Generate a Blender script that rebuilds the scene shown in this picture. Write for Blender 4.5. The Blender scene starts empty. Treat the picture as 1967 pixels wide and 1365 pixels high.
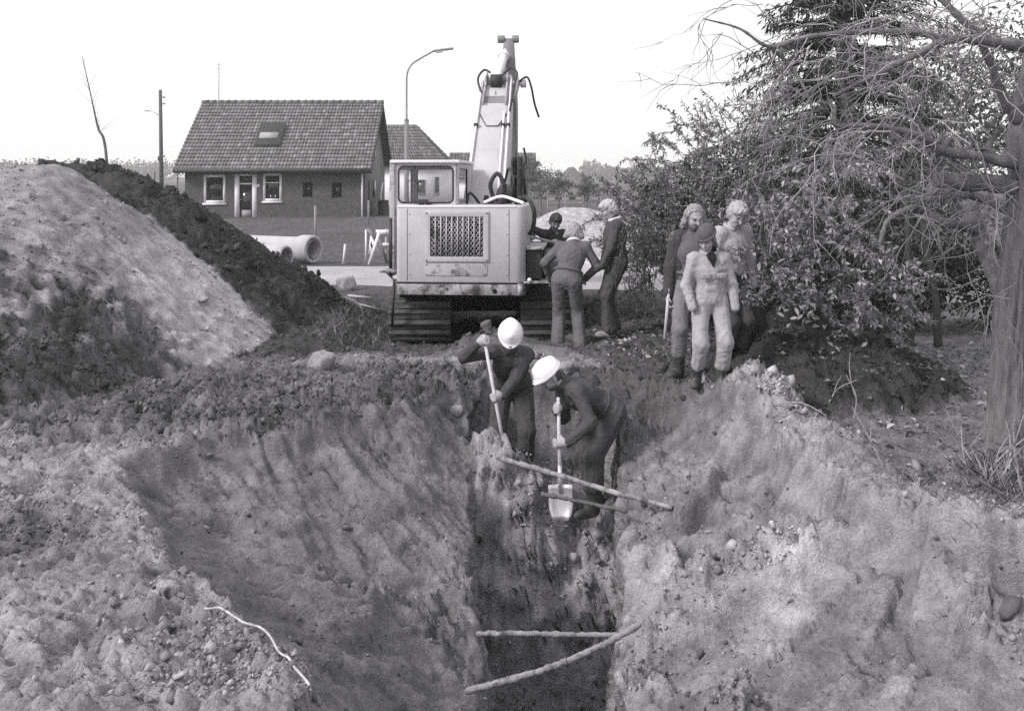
import bpy, math, random
import numpy as np
from mathutils import Vector, Matrix

# ------------------------------------------------------------------ camera, sky, sun, exposure
S = bpy.context.scene
COL = S.collection
CAMZ, FPX, CX, CY = 2.1, 1900.0, 983.5, 340.0
cam_data = bpy.data.cameras.new('camera')
cam = bpy.data.objects.new('camera', cam_data)
COL.objects.link(cam)
cam.location = (0, 0, CAMZ)
cam.rotation_euler = (math.radians(90), 0, 0)
cam_data.sensor_width = 36
cam_data.lens = 36 * FPX / 1967
cam_data.shift_y = -(682.5 - CY) / 1967
cam_data.clip_start = 0.05
cam_data.clip_end = 6000
S.camera = cam

SUN_EL, SUN_AZ = math.radians(36), math.radians(238)      # azimuth clockwise from +Y: high, from behind the camera's left shoulder
W = bpy.data.worlds.new('World')
S.world = W
W.use_nodes = True
nt = W.node_tree
nt.nodes.clear()
sky = nt.nodes.new('ShaderNodeTexSky')
sky.sky_type = 'NISHITA'
sky.sun_disc = False
sky.sun_elevation = SUN_EL
sky.sun_rotation = SUN_AZ
sky.air_density = 1.0
sky.dust_density = 4.0
bw = nt.nodes.new('ShaderNodeRGBToBW')
mixn = nt.nodes.new('ShaderNodeMix')
mixn.data_type = 'RGBA'
mixn.inputs['Factor'].default_value = 0.86           # closed, even cloud cover
mixn.inputs['B'].default_value = (10.6, 10.5, 10.35, 1)
bg = nt.nodes.new('ShaderNodeBackground')
bg.inputs['Strength'].default_value = 0.077
wo = nt.nodes.new('ShaderNodeOutputWorld')
nt.links.new(sky.outputs[0], bw.inputs[0])
nt.links.new(bw.outputs[0], mixn.inputs['A'])
nt.links.new(mixn.outputs['Result'], bg.inputs['Color'])
nt.links.new(bg.outputs[0], wo.inputs[0])

sd = bpy.data.lights.new('sun', 'SUN')
sd.energy = 2.1
sd.angle = math.radians(12)
sd.color = (1.0, 0.97, 0.93)
sun = bpy.data.objects.new('sun', sd)
COL.objects.link(sun)
sv = Vector((math.sin(SUN_AZ) * math.cos(SUN_EL), math.cos(SUN_AZ) * math.cos(SUN_EL), math.sin(SUN_EL)))
sun.rotation_euler = sv.to_track_quat('Z', 'Y').to_euler()
sun.location = (-10, -10, 30)

S.view_settings.view_transform = 'Standard'
S.view_settings.look = 'None'
S.view_settings.exposure = 0.62
S.view_settings.gamma = 1.0
S.view_settings.use_curve_mapping = False
S.render.engine = 'CYCLES'
S.cycles.use_denoising = False
S.cycles.max_bounces = 6
S.cycles.diffuse_bounces = 3
S.cycles.glossy_bounces = 2
S.cycles.transmission_bounces = 4
S.cycles.transparent_max_bounces = 8
S.cycles.volume_bounces = 1
S.cycles.use_adaptive_sampling = True
S.cycles.adaptive_threshold = 0.02

# ------------------------------------------------------------------ helpers
RNG = np.random.default_rng(7)
random.seed(7)


def at(x, y, d):
    """photo pixel + distance -> point of the place"""
    return np.array([(x - CX) * d / FPX, d, CAMZ - (y - CY) * d / FPX])


def G(v):
    return (v * 1.0, v * 0.97, v * 1.05, 1.0)


def _hash(ix, iy, iz, seed):
    h = (ix.astype(np.int64) * 374761393 + iy.astype(np.int64) * 668265263 + iz.astype(np.int64) * 2147483647 + seed * 1274126177) & 0xFFFFFFFF
    h = ((h ^ (h >> 13)) * 1274126177) & 0xFFFFFFFF
    h = h ^ (h >> 16)
    return h


def pn(x, y, z=0.0, seed=0):
    """gradient noise, about -1..1"""
    x, y, z = np.broadcast_arrays(np.asarray(x, float), np.asarray(y, float), np.asarray(z, float))
    x0, y0, z0 = np.floor(x), np.floor(y), np.floor(z)
    fx, fy, fz = x - x0, y - y0, z - z0
    ix, iy, iz = x0.astype(np.int64), y0.astype(np.int64), z0.astype(np.int64)
    u, v, w = (f * f * f * (f * (f * 6 - 15) + 10) for f in (fx, fy, fz))

    def gr(dx, dy, dz):
        h = _hash(ix + dx, iy + dy, iz + dz, seed)
        a = ((h & 1023) / 1023.0) * 2 - 1
        b = (((h >> 10) & 1023) / 1023.0) * 2 - 1
        c = (((h >> 20) & 1023) / 1023.0) * 2 - 1
        return a * (fx - dx) + b * (fy - dy) + c * (fz - dz)
    L = lambda a, b, t: a + (b - a) * t
    n = L(L(L(gr(0, 0, 0), gr(1, 0, 0), u), L(gr(0, 1, 0), gr(1, 1, 0), u), v),
          L(L(gr(0, 0, 1), gr(1, 0, 1), u), L(gr(0, 1, 1), gr(1, 1, 1), u), v), w)
    return n * 1.5


def sstep(a, b, x):
    t = np.clip((np.asarray(x, float) - a) / (b - a), 0, 1)
    return t * t * (3 - 2 * t)


class MB:
    """collects geometry; build() links it as ONE mesh object"""

    def __init__(s):
        s.v, s.f, s.c, s.n = [], [], [], 0

    def add(s, V, F, col=None):
        V = np.asarray(V, float).reshape(-1, 3)
        F = np.asarray(F, np.int64)
        s.v.append(V)
        s.f.append(F + s.n)
        if col is not None:
            col = np.asarray(col, float)
            s.c.append(np.full(len(V), float(col)) if col.ndim == 0 else col)
        s.n += len(V)
        return s

    def box(s, c, size, R=None, col=None):
        h = np.asarray(size, float) / 2
        P = np.array([[x, y, z] for z in (-1, 1) for y in (-1, 1) for x in (-1, 1)], float) * h
        if R is not None:
            P = P @ np.asarray(R).T
        return s.add(P + np.asarray(c, float), [[0, 2, 3, 1], [4, 5, 7, 6], [0, 1, 5, 4], [2, 6, 7, 3], [0, 4, 6, 2], [1, 3, 7, 5]], col)

    def bb(s, a, b, col=None):
        a, b = np.asarray(a, float), np.asarray(b, float)
        return s.box((a + b) / 2, np.abs(b - a), None, col)

    def bar(s, a, b, w, t, up=(0, 0, 1), col=None):
        a, b = np.asarray(a, float), np.asarray(b, float)
        d = b - a
        L = np.linalg.norm(d)
        y = d / L
        x = np.cross(y, up)
        if np.linalg.norm(x) < 1e-6:
            x = np.cross(y, (1, 0, 0))
        x /= np.linalg.norm(x)
        z = np.cross(x, y)
        return s.box((a + b) / 2, (w, L, t), np.array([x, y, z]).T, col)

    def tube(s, P, r, n=8, cap=True, col=None):
        P = np.asarray(P, float)
        m = len(P)
        r = np.broadcast_to(np.asarray(r, float), (m,))
        T = np.gradient(P, axis=0)
        T /= np.linalg.norm(T, axis=1)[:, None] + 1e-12
        ref = np.array([0, 0, 1.0]) if abs(T[0][2]) < .9 else np.array([1.0, 0, 0])
        x = np.cross(T[0], ref)
        x /= np.linalg.norm(x)
        V = []
        ang = np.arange(n) * 2 * math.pi / n
        for i in range(m):
            x = x - T[i] * np.dot(x, T[i])
            x /= np.linalg.norm(x) + 1e-12
            y = np.cross(T[i], x)
            V.append(P[i] + r[i] * (np.cos(ang)[:, None] * x + np.sin(ang)[:, None] * y))
        V = np.concatenate(V)
        i = np.arange(m - 1)[:, None] * n
        j = np.arange(n)[None]
        k = (j + 1) % n
        F = np.stack([i + j, i + k, i + n + k, i + n + j], -1).reshape(-1, 4)
        if cap:
            V = np.concatenate([V, P[:1], P[-1:]])
            a, b = m * n, m * n + 1
            jj = np.arange(n)
            kk = (jj + 1) % n
            s.add(V, F, col)
            base = s.n - len(V)
            s.f.append(np.concatenate([np.stack([kk, jj, np.full(n, a)], -1), np.stack([jj + (m - 1) * n, kk + (m - 1) * n, np.full(n, b)], -1)]) + base)
        else:
            s.add(V, F, col)
        return s

    def cyl(s, a, b, r, n=14, r2=None, col=None):
        return s.tube([a, b], [r, r if r2 is None else r2], n, True, col)

    def prism(s, poly, axis, lo, hi, col=None):
        """polygon extruded along an axis; poly holds the two other coordinates in axis order"""
        n = len(poly)
        o = [k for k in range(3) if k != axis]
        V = np.zeros((2 * n, 3))
        for e, val in enumerate((lo, hi)):
            V[e * n:(e + 1) * n, axis] = val
            for q in (0, 1):
                V[e * n:(e + 1) * n, o[q]] = [p[q] for p in poly]
        s.add(V, [[i, (i + 1) % n, n + (i + 1) % n, n + i] for i in range(n)], col)
        base = s.n - 2 * n
        s.f.append(np.array([list(range(n))[::-1]]) + base)
        s.f.append(np.array([list(range(n, 2 * n))]) + base)
        return s

    def lathe(s, prof, origin, axis=(0, 0, 1), n=24, col=None):
        ax = np.asarray(axis, float)
        ax /= np.linalg.norm(ax)
        x = np.cross(ax, (0, 0, 1) if abs(ax[2]) < .9 else (1, 0, 0))
        x /= np.linalg.norm(x)
        y = np.cross(ax, x)
        a = np.arange(n) * 2 * math.pi / n
        V = np.concatenate([np.asarray(origin) + ax * h + r * (np.cos(a)[:, None] * x + np.sin(a)[:, None] * y) for r, h in prof])
        m = len(prof)
        i = np.arange(m - 1)[:, None] * n
        j = np.arange(n)[None]
        k = (j + 1) % n
        return s.add(V, np.stack([i + j, i + k, i + n + k, i + n + j], -1).reshape(-1, 4), col)

    def build(s, name, mat, parent=None, smooth=False, bevel=0.0, off=None):
        V = np.concatenate(s.v)
        if off is not None:
            V = V - np.asarray(off, float)
        me = bpy.data.meshes.new(name)
        me.vertices.add(len(V))
        me.vertices.foreach_set('co', V.astype(np.float32).ravel())
        loops = np.concatenate([f.ravel() for f in s.f])
        tot = np.concatenate([np.full(len(f), f.shape[1]) for f in s.f])
        start = np.concatenate([[0], np.cumsum(tot)[:-1]])
        me.loops.add(len(loops))
        me.loops.foreach_set('vertex_index', loops.astype(np.int32))
        me.polygons.add(len(tot))
        me.polygons.foreach_set('loop_start', start.astype(np.int32))
        me.polygons.foreach_set('loop_total', tot.astype(np.int32))
        if smooth:
            me.polygons.foreach_set('use_smooth', np.ones(len(tot), bool))
        me.update(calc_edges=True)
        if s.c:
            c = np.concatenate(s.c)
            at_ = me.attributes.new('tone', 'FLOAT', 'POINT')
            at_.data.foreach_set('value', c.astype(np.float32))
        me.validate()
        if isinstance(mat, (list, tuple)):
            for m_ in mat:
                me.materials.append(m_)
        else:
            me.materials.append(mat)
        o = bpy.data.objects.new(name, me)
        COL.objects.link(o)
        if parent is not None:
            o.parent = parent
        if bevel:
            b = o.modifiers.new('bevel', 'BEVEL')
            b.width = bevel
            b.segments = 2
            b.limit_method = 'ANGLE'
        return o


def tag(o, label=None, cat=None, group=None, kind=None):
    if label:
        o['label'] = label
    if cat:
        o['category'] = cat
    if group:
        o['group'] = group
    if kind:
        o['kind'] = kind
    return o


def thing(name, label, cat, loc=(0, 0, 0), rz=0.0, group=None):
    o = bpy.data.objects.new(name, None)
    COL.objects.link(o)
    o.location = tuple(float(q) for q in loc)
    o.rotation_euler = (0, 0, rz)
    o.empty_display_size = .1
    return tag(o, label, cat, group)


def copy_tree(o, parent=None):
    c = o.copy()
    COL.objects.link(c)
    c.parent = parent
    for ch in list(o.children):
        copy_tree(ch, c)
    return c


def bez(p, n=16):
    """smooth curve through the given points (Catmull-Rom)"""
    p = np.asarray(p, float)
    q = np.vstack([2 * p[0] - p[1], p, 2 * p[-1] - p[-2]])
    out = []
    for i in range(1, len(q) - 2):
        t = np.linspace(0, 1, n, endpoint=False)[:, None]
        a, b, c, d = q[i - 1], q[i], q[i + 1], q[i + 2]
        out.append(.5 * (2 * b + (c - a) * t + (2 * a - 5 * b + 4 * c - d) * t ** 2 + (3 * b - a - 3 * c + d) * t ** 3))
    return np.vstack(out + [p[-1:]])


# ------------------------------------------------------------------ materials
def material(name, v=0.3, rough=0.85, var=0.25, scale=6.0, bump=0.0, bscale=40.0, attr=False, metal=0.0, spec=0.3, stretch=(1, 1, 1), stain=None, tint=None, backlit=0.0, grain=0.0, folds=0.0):
    """procedural grey material: base value x noise; attr reads the mesh's own 'tone' value instead of v"""
    m = bpy.data.materials.new(name)
    m.use_nodes = True
    t = m.node_tree
    N, L = t.nodes, t.links
    p = N['Principled BSDF']
    p.inputs['Roughness'].default_value = rough
    p.inputs['Metallic'].default_value = metal
    p.inputs['Specular IOR Level'].default_value = spec
    tc = N.new('ShaderNodeTexCoord')
    mp = N.new('ShaderNodeMapping')
    mp.inputs['Scale'].default_value = stretch
    L.new(tc.outputs['Object'], mp.inputs['Vector'])

    def noise(sc, det=5.0, ro=0.6):
        n = N.new('ShaderNodeTexNoise')
        n.inputs['Scale'].default_value = sc
        n.inputs['Detail'].default_value = det
        n.inputs['Roughness'].default_value = ro
        L.new(mp.outputs[0], n.inputs['Vector'])
        return n.outputs['Fac']

    def math_(op, a, b):
        q = N.new('ShaderNodeMath')
        q.operation = op
        for i, w in enumerate((a, b)):
            if hasattr(w, 'links'):
                L.new(w, q.inputs[i])
            else:
                q.inputs[i].default_value = w
        return q.outputs[0]

    def maprange(a, lo, hi, o0, o1):
        q = N.new('ShaderNodeMapRange')
        L.new(a, q.inputs[0])
        for i, w in enumerate((lo, hi, o0, o1)):
            q.inputs[i + 1].default_value = w
        return q.outputs[0]
    fac = maprange(noise(scale), .3, .7, 1 - var, 1 + var)
    fac = math_('MULTIPLY', fac, maprange(noise(scale * 9.3, 3), .3, .7, 1 - var * .6, 1 + var * .6))
    if attr:
        at_ = N.new('ShaderNodeAttribute')
        at_.attribute_name = 'tone'
        val = math_('MULTIPLY', at_.outputs['Fac'], fac)
    else:
        val = math_('MULTIPLY', fac, v)
    if stain:                                   # dirt with its own shape: (value, noise scale, threshold)
        k = maprange(noise(stain[1], 8, .7), stain[2], stain[2] + .12, 0, 1)
        mx = N.new('ShaderNodeMix')
        L.new(k, mx.inputs[0])
        L.new(val, mx.inputs[2])
        mx.inputs[3].default_value = stain[0]
        val = mx.outputs[0]
    vm = N.new('ShaderNodeVectorMath')
    vm.operation = 'SCALE'
    vm.inputs[0].default_value = (tint or G(1.0))[:3]
    L.new(val, vm.inputs['Scale'])
    L.new(vm.outputs[0], p.inputs['Base Color'])
    if bump:
        b = N.new('ShaderNodeBump')
        b.inputs['Distance'].default_value = bump
        b.inputs['Strength'].default_value = 1.0
        L.new(noise(bscale, 6, .7), b.inputs['Height'])
        L.new(b.outputs[0], p.inputs['Normal'])
    if grain:                                   # crumbly relief: two sizes of rounded crumbs over the noise
        hsum = noise(bscale, 6, .75)
        for sc_, wt in ((34, .5), (85, .35), (190, .2)):
            vo = N.new('ShaderNodeTexVoronoi')
            vo.inputs['Scale'].default_value = sc_
            L.new(mp.outputs[0], vo.inputs['Vector'])
            hsum = math_('SUBTRACT', hsum, math_('MULTIPLY', vo.outputs['Distance'], wt))
        b = N.new('ShaderNodeBump')
        b.inputs['Distance'].default_value = grain
        b.inputs['Strength'].default_value = 1.0
        L.new(hsum, b.inputs['Height'])
        L.new(b.outputs[0], p.inputs['Normal'])
    if folds:                                   # creases of loose cloth: two crossing sets of sharp valleys
        hs = None
        for rot, scl, wt in (((.7, .3, .5), (4, 4, 6.5), 1.0), ((-.8, .4, -.4), (6.5, 6.5, 10), .6)):
            m2 = N.new('ShaderNodeMapping')
            m2.inputs['Rotation'].default_value = rot
            m2.inputs['Scale'].default_value = scl
            L.new(tc.outputs['Object'], m2.inputs['Vector'])
            n2 = N.new('ShaderNodeTexNoise')
            n2.inputs['Scale'].default_value = 1.0
            n2.inputs['Detail'].default_value = 1.5
            n2.inputs['Distortion'].default_value = .9
            L.new(m2.outputs[0], n2.inputs['Vector'])
            v = math_('ABSOLUTE', math_('SUBTRACT', n2.outputs['Fac'], .5), 0.0)
            v = math_('MULTIPLY', math_('POWER', math_('MULTIPLY', v, 4.0), .6), wt)
            v = math_('MULTIPLY', v, maprange(noise(3.0, 1.0), .4, .6, .15, 1.4))
            hs = v if hs is None else math_('ADD', hs, v)
        b = N.new('ShaderNodeBump')
        b.inputs['Distance'].default_value = folds
        b.inputs['Strength'].default_value = 1.0
        L.new(hs, b.inputs['Height'])
        L.new(b.outputs[0], p.inputs['Normal'])
    if backlit:
        tr = N.new('ShaderNodeBsdfTranslucent')
        L.new(vm.outputs[0], tr.inputs['Color'])
        ms = N.new('ShaderNodeMixShader')
        ms.inputs[0].default_value = backlit
        L.new(p.outputs[0], ms.inputs[1])
        L.new(tr.outputs[0], ms.inputs[2])
        L.new(ms.outputs[0], N['Material Output'].inputs['Surface'])
    return m


M = dict(
    earth=material('earth', attr=True, rough=.97, var=.38, scale=6, grain=.014, bscale=70, spec=.12),
    clod=material('clod_earth', attr=True, rough=.97, var=.25, scale=14, bump=.006, bscale=90, spec=.12),
    road=material('sandy_road', .36, var=.2, scale=1.2, bump=.01, bscale=25, stain=(.2, .7, .56)),
    paint=material('cream_paint', .45, rough=.55, var=.09, scale=2.2, bump=.0008, bscale=120, spec=.35, stain=(.33, 4, .62)),
    paint_dirty=material('worn_paint', .42, rough=.7, var=.12, scale=4, bump=.001, bscale=60, stain=(.1, 4, .5)),
    paint_white=material('white_paint', .72, rough=.5, var=.06, scale=4, spec=.35, stain=(.45, 9, .62)),
    dirty_edge=material('muddy_steel', .3, rough=.9, var=.45, scale=7, bump=.006, bscale=40, stain=(.05, 6, .48)),
    track=material('track_steel', .075, rough=.75, var=.5, scale=9, bump=.004, bscale=50, spec=.4, stain=(.02, 5, .5), stretch=(.25, 1, 1)),
    dark=material('dark_steel', .035, rough=.65, var=.3, scale=8, spec=.4),
    black=material('black_interior', .012, rough=.9, var=.2),
    rubber=material('black_rubber', .03, rough=.55, var=.2, spec=.4),
    steel=material('bright_steel', .62, rough=.3, var=.1, metal=.6, spec=.5),
    grey_and_shade=material('grey_paint_and_shade', .2, rough=.6, var=.15, scale=3, spec=.35, stain=(.11, 4, .6)),  # real grey on small fittings; on stick and boom, shade put into colour
    concrete=material('concrete', .42, var=.12, scale=3, bump=.003, bscale=60, stain=(.28, 3, .6)),
    wood=material('bleached_wood', .5, var=.18, scale=5, bump=.002, bscale=30, stretch=(6, 6, 1)),
    wood_dark=material('weathered_wood', .1, var=.3, scale=5, bump=.003, bscale=30, stretch=(6, 6, 1)),
    pole=material('peeled_pole', .25, var=.45, scale=11, bump=.008, bscale=30, stain=(.07, 9, .52)),
    stone=material('fieldstone', .27, var=.3, scale=7, bump=.01, bscale=22, stain=(.12, 5, .56)),
    white=material('white_plastic', .8, var=.03, rough=.32, spec=.5),
    brick=material('dark_brick', .085, var=.22, scale=3, bump=.004, bscale=30, stain=(.125, 1.2, .58)),
    brick_light=material('gable_brick', .16, var=.18, scale=3, bump=.004, bscale=30),
    plaster=material('white_plaster', .72, var=.06, scale=1.5),
    tile=material('roof_tile', attr=True, var=.2, scale=3, rough=.75, spec=.3),
    frame=material('white_joinery', .68, var=.06, scale=4, rough=.5),
    curtain=material('pale_curtain', .32, var=.15, scale=3),
    bark=material('rough_bark', .16, var=.4, scale=7, bump=.03, bscale=16, stretch=(1, 1, .16)),
    limb=material('mossy_bark', .14, var=.45, scale=6, bump=.012, bscale=24, stain=(.3, 7, .6)),
    twig=material('twig_bark', attr=True, var=.25, scale=8),
    leaf=material('leaf', attr=True, var=.25, scale=5, rough=.55, spec=.35, backlit=.3),
    needle=material('conifer_needles', attr=True, var=.25, scale=4, rough=.7, backlit=.15),
    grass=material('dry_grass', attr=True, var=.3, scale=3, rough=.8, backlit=.25),
    lamp=material('galvanised_steel', .3, var=.15, rough=.5, metal=.3),
    cable=material('grey_cable', .45, var=.3, scale=12, stain=(.2, 14, .55)),
    iron=material('painted_iron', .07, var=.3, rough=.7),
)
def glass_material():
    m = bpy.data.materials.new('window_glass')
    m.use_nodes = True
    t = m.node_tree
    p = t.nodes['Principled BSDF']
    p.inputs['Base Color'].default_value = (.9, .9, .92, 1)
    p.inputs['Roughness'].default_value = .03
    gl = t.nodes.new('ShaderNodeBsdfTransparent')
    gl.inputs[0].default_value = (.97, .97, .98, 1)
    gs = t.nodes.new('ShaderNodeBsdfGlossy')
    gs.inputs['Roughness'].default_value = .04
    n = t.nodes.new('ShaderNodeTexNoise')
    n.inputs['Scale'].default_value = 3
    mr = t.nodes.new('ShaderNodeMapRange')
    mr.inputs[3].default_value = .03
    mr.inputs[4].default_value = .06
    t.links.new(n.outputs['Fac'], mr.inputs[0])
    mx = t.nodes.new('ShaderNodeMixShader')
    t.links.new(mr.outputs[0], mx.inputs[0])
    t.links.new(gl.outputs[0], mx.inputs[1])
    t.links.new(gs.outputs[0], mx.inputs[2])
    t.links.new(mx.outputs[0], t.nodes['Material Output'].inputs['Surface'])
    return m
M['glass'] = glass_material()
M['pane'] = material('dark_pane', .02, rough=.08, var=.3, scale=1.5, spec=.6)
# ------------------------------------------------------------------ the ground: one sheet with the trench, the banks and the heaps in it
def itp(y, ys, vs):
    return np.interp(y, ys, vs)


def XL(y):
    return .09 * np.exp(-((np.asarray(y) - 6.45) / .22) ** 2) + itp(y, [-9, 4.9, 7, 8.8, 9.6, 10.6, 11.5, 30], [-.22, -.22, -.27, -.40, -.44, -.30, -.2, -.2]) + .07 * pn(np.asarray(y) * 1.7, 3.3, seed=5) + .045 * pn(np.asarray(y) * 5, 1.3, seed=6) + .02 * pn(np.asarray(y) * 14, 1.3, seed=7)


def XR(y):
    return itp(y, [-9, 4.9, 6.0, 7.0, 8.3, 9.5, 10.6, 11.5, 30], [.58, .60, .67, .77, .97, 1.0, .75, .6, .6]) + .07 * pn(np.asarray(y) * 1.9, 7.3, seed=8) + .045 * pn(np.asarray(y) * 5, 4.3, seed=9) + .02 * pn(np.asarray(y) * 14, 4.3, seed=10)


def heap(X, Y, cx0, cx1, cy, top, slope, rnd=.25, sy=1.0):
    dx = np.where(X < cx0, cx0 - X, np.where(X > cx1, X - cx1, 0.0))
    dy = (Y - cy) * sy
    return top - slope * (np.sqrt(dx * dx + dy * dy + rnd * rnd) - rnd)


def base_fields(X, Y):
    """height of the ground without the trench, and soil brightness (real soil: dark topsoil .05 to dry sand .45), roughness"""
    w1 = pn(X * .8, Y * .8, seed=11)
    w2 = pn(X * 2.3, Y * 2.3, seed=12)
    g = .03 * w1
    far = sstep(17, 24, Y)
    g = g * (1 - far)
    g = g - .30 * sstep(11.3, 12.9, Y) * (1 - sstep(17, 19, Y)) * sstep(-2.7, -1.9, X) * (1 - sstep(.1, 1.5, X))
    g = g + .45 * (1 - sstep(.8, 2.4, Y)) * (1 - sstep(1.5, 3, np.abs(X)))
    # soil brightness of the plain ground
    churn = sstep(7.0, 8.4, Y + .5 * w1) * (1 - sstep(10.4, 11.6, Y))
    tone = .30 * (1 - churn) + (.125 + .06 * w2 + .04 * w1) * churn
    tone = tone * (1 - sstep(11, 12, Y)) + .10 * sstep(11, 12, Y)
    tone = tone * (1 - sstep(.9, 1.6, X)) + .30 * sstep(.9, 1.6, X) * (1 - sstep(8.8, 9.7, Y)) + .085 * sstep(.9, 1.6, X) * sstep(8.8, 9.7, Y)
    rough = .55 + .3 * churn
    # near left plateau: pale sand with dark crumbs
    nl = (1 - sstep(5.6, 7.6, Y)) * (1 - sstep(-.6, -.2, X))
    tone = tone + nl * (.12 * w1 + .09 * w2 - .03)
    # leaf-littered lawn on the right, behind the bank
    lawn = sstep(2.3, 2.9, X - .55 * np.clip(7.2 - Y, 0, 9)) * sstep(5.9, 6.6, Y) * (1 - sstep(17, 18, Y))
    tone = tone * (1 - lawn) + .17 * lawn
    rough = rough * (1 - lawn) + .3 * lawn
    g = g - .06 * lawn
    # churned dark earth where the men stand
    men = sstep(.8, 1.2, X) * (1 - sstep(3.5, 4.2, X)) * sstep(9.6, 10.2, Y) * (1 - sstep(17, 18.5, Y))
    tone = tone * (1 - men) + .085 * men
    rough = rough * (1 - men) + .6 * men
    # far meadow
    tone = tone * (1 - far) + far * (.10 + .025 * pn(X * .25, Y * .25, seed=14) + .03 * pn(X * 1.2, Y * 1.2, seed=15))
    rough = rough * (1 - far) + .25 * far
    # mound of spoil before the tracks, filling the head of the trench
    q = np.exp(-(((X + .05) / .62) ** 2 + ((Y - 12.1) / .6) ** 2) ** 1.3)
    g = g + .36 * q
    tone = tone * (1 - .4 * q) + .4 * q * .075
    rough = rough + .25 * q
    # loose earth along the left of the tracks
    q = np.exp(-(((X + 2.15) / .55) ** 2 + ((Y - 13.2) / 1.5) ** 2))
    g = g + .2 * q
    q = sstep(-3.6, -3.0, X) * (1 - sstep(-2.0, -1.7, X)) * sstep(10.8, 11.6, Y) * (1 - sstep(15.5, 16.5, Y))
    tone = tone * (1 - q) + .065 * q
    # dark mound behind the boy
    h = heap(np.where(X < 2.75, 2.75 - (2.75 - X) * 2.2, X), Y, 2.75, 2.95, 10.6, .68, .47, .25, 1.0) + .08 * w2
    k = sstep(-.04, .06, h - g)
    g = np.maximum(g, h)
    tone = tone * (1 - k) + .05 * k
    rough = rough * (1 - k) + .75 * k
    # peak of pale sand right of the boy
    q = np.exp(-(((X - 2.2) / .34) ** 2 + ((Y - 8.75) / .55) ** 2) ** 1.5)
    g = g + .34 * q
    q2 = np.exp(-(((X - 1.85) / .5) ** 2 + ((Y - 9.3) / .4) ** 2) ** 2)
    g = g + .06 * q2
    tone = np.maximum(tone, .33 * np.maximum(q, q2))
    q = np.exp(-(((X - 2.55) / .28) ** 2 + ((Y - 7.7) / .55) ** 2) ** 1.5)
    g = g + .12 * q
    tone = np.maximum(tone, .33 * q)
    # heaps on the left
    dk = heap(X, Y, -7.3, -6.1, 15.1, 2.24, .72, .45, .85) + .10 * w1 + .06 * w2
    k = sstep(-.05, .05, dk - g)
    g = np.maximum(g, dk)
    tone = tone * (1 - k) + .055 * k
    rough = rough * (1 - k) + .9 * k
    lt = heap(X, Y, -6.4, -6.05, 12.7, 2.27, .86, .35, .64) + .05 * w1 + .03 * w2
    k = sstep(-.03, .03, lt - g)
    w3 = pn(X * 5.5, Y * 5.5, seed=16) + .6 * pn(X * 12, Y * 12, seed=17)
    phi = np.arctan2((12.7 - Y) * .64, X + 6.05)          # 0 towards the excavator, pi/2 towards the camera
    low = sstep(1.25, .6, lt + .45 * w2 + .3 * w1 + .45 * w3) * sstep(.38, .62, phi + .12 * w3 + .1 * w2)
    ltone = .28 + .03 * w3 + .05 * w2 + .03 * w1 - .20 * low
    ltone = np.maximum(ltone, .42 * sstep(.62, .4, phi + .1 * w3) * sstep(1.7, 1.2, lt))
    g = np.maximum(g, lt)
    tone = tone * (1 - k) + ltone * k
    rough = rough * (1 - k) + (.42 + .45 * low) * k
    # sand pile beyond the road
    sp = heap(X, Y, 1.5, 1.9, 26.2, 1.3, .5, .3, .8) + .06 * w1
    k = sstep(-.04, .04, sp - g)
    g = np.maximum(g, sp)
    tone = tone * (1 - k) + .40 * k
    rough = rough * (1 - k) + .35 * k
    return g, tone, rough, w1, w2


def dense(pts, n=260):
    p = np.array(pts, float)
    L = np.concatenate([[0], np.cumsum(np.hypot(*np.diff(p, axis=0).T))])
    t = np.linspace(0, L[-1], n)
    return np.stack([np.interp(t, L, p[:, 0]), np.interp(t, L, p[:, 1])], -1), t


CRL = [(-.75, 2.5), (-.78, 3.4), (-.86, 4.15), (-1.35, 4.75), (-1.85, 5.3), (-2.25, 6.0), (-2.65, 6.7), (-2.9, 7.3), (-2.55, 7.75), (-1.7, 8.35), (-1.1, 8.9), (-.8, 9.5), (-.55, 10.4), (-.3, 11.1)]
CRR = [(30, 4.9), (8, 5.35), (4.2, 5.65), (2.95, 6.0), (2.45, 6.4), (2.3, 7.0), (2.15, 8.0), (2.0, 8.9), (1.75, 9.5), (1.25, 10.2), (.95, 11.1)]


def bank(X, Y, crest, lipd, inside):
    """t: 0 at the crest, 1 at the trench lip; u: length along the crest (fall lines keep u)"""
    t = np.ones(X.shape)
    u = np.zeros(X.shape)
    m = inside
    if not m.any():
        return t, u
    pts, arc = dense(crest)
    x, y = X[m], Y[m]
    best = np.full(x.shape, 1e9)
    ub = np.zeros(x.shape)
    for (px, py), a in zip(pts, arc):
        d = (x - px) ** 2 + (y - py) ** 2
        k = d < best
        best = np.where(k, d, best)
        ub = np.where(k, a, ub)
    sdist = np.sqrt(best)
    t[m] = sdist / (sdist + np.maximum(lipd[m], 0) + 1e-6)
    u[m] = ub
    return t, u


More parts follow.
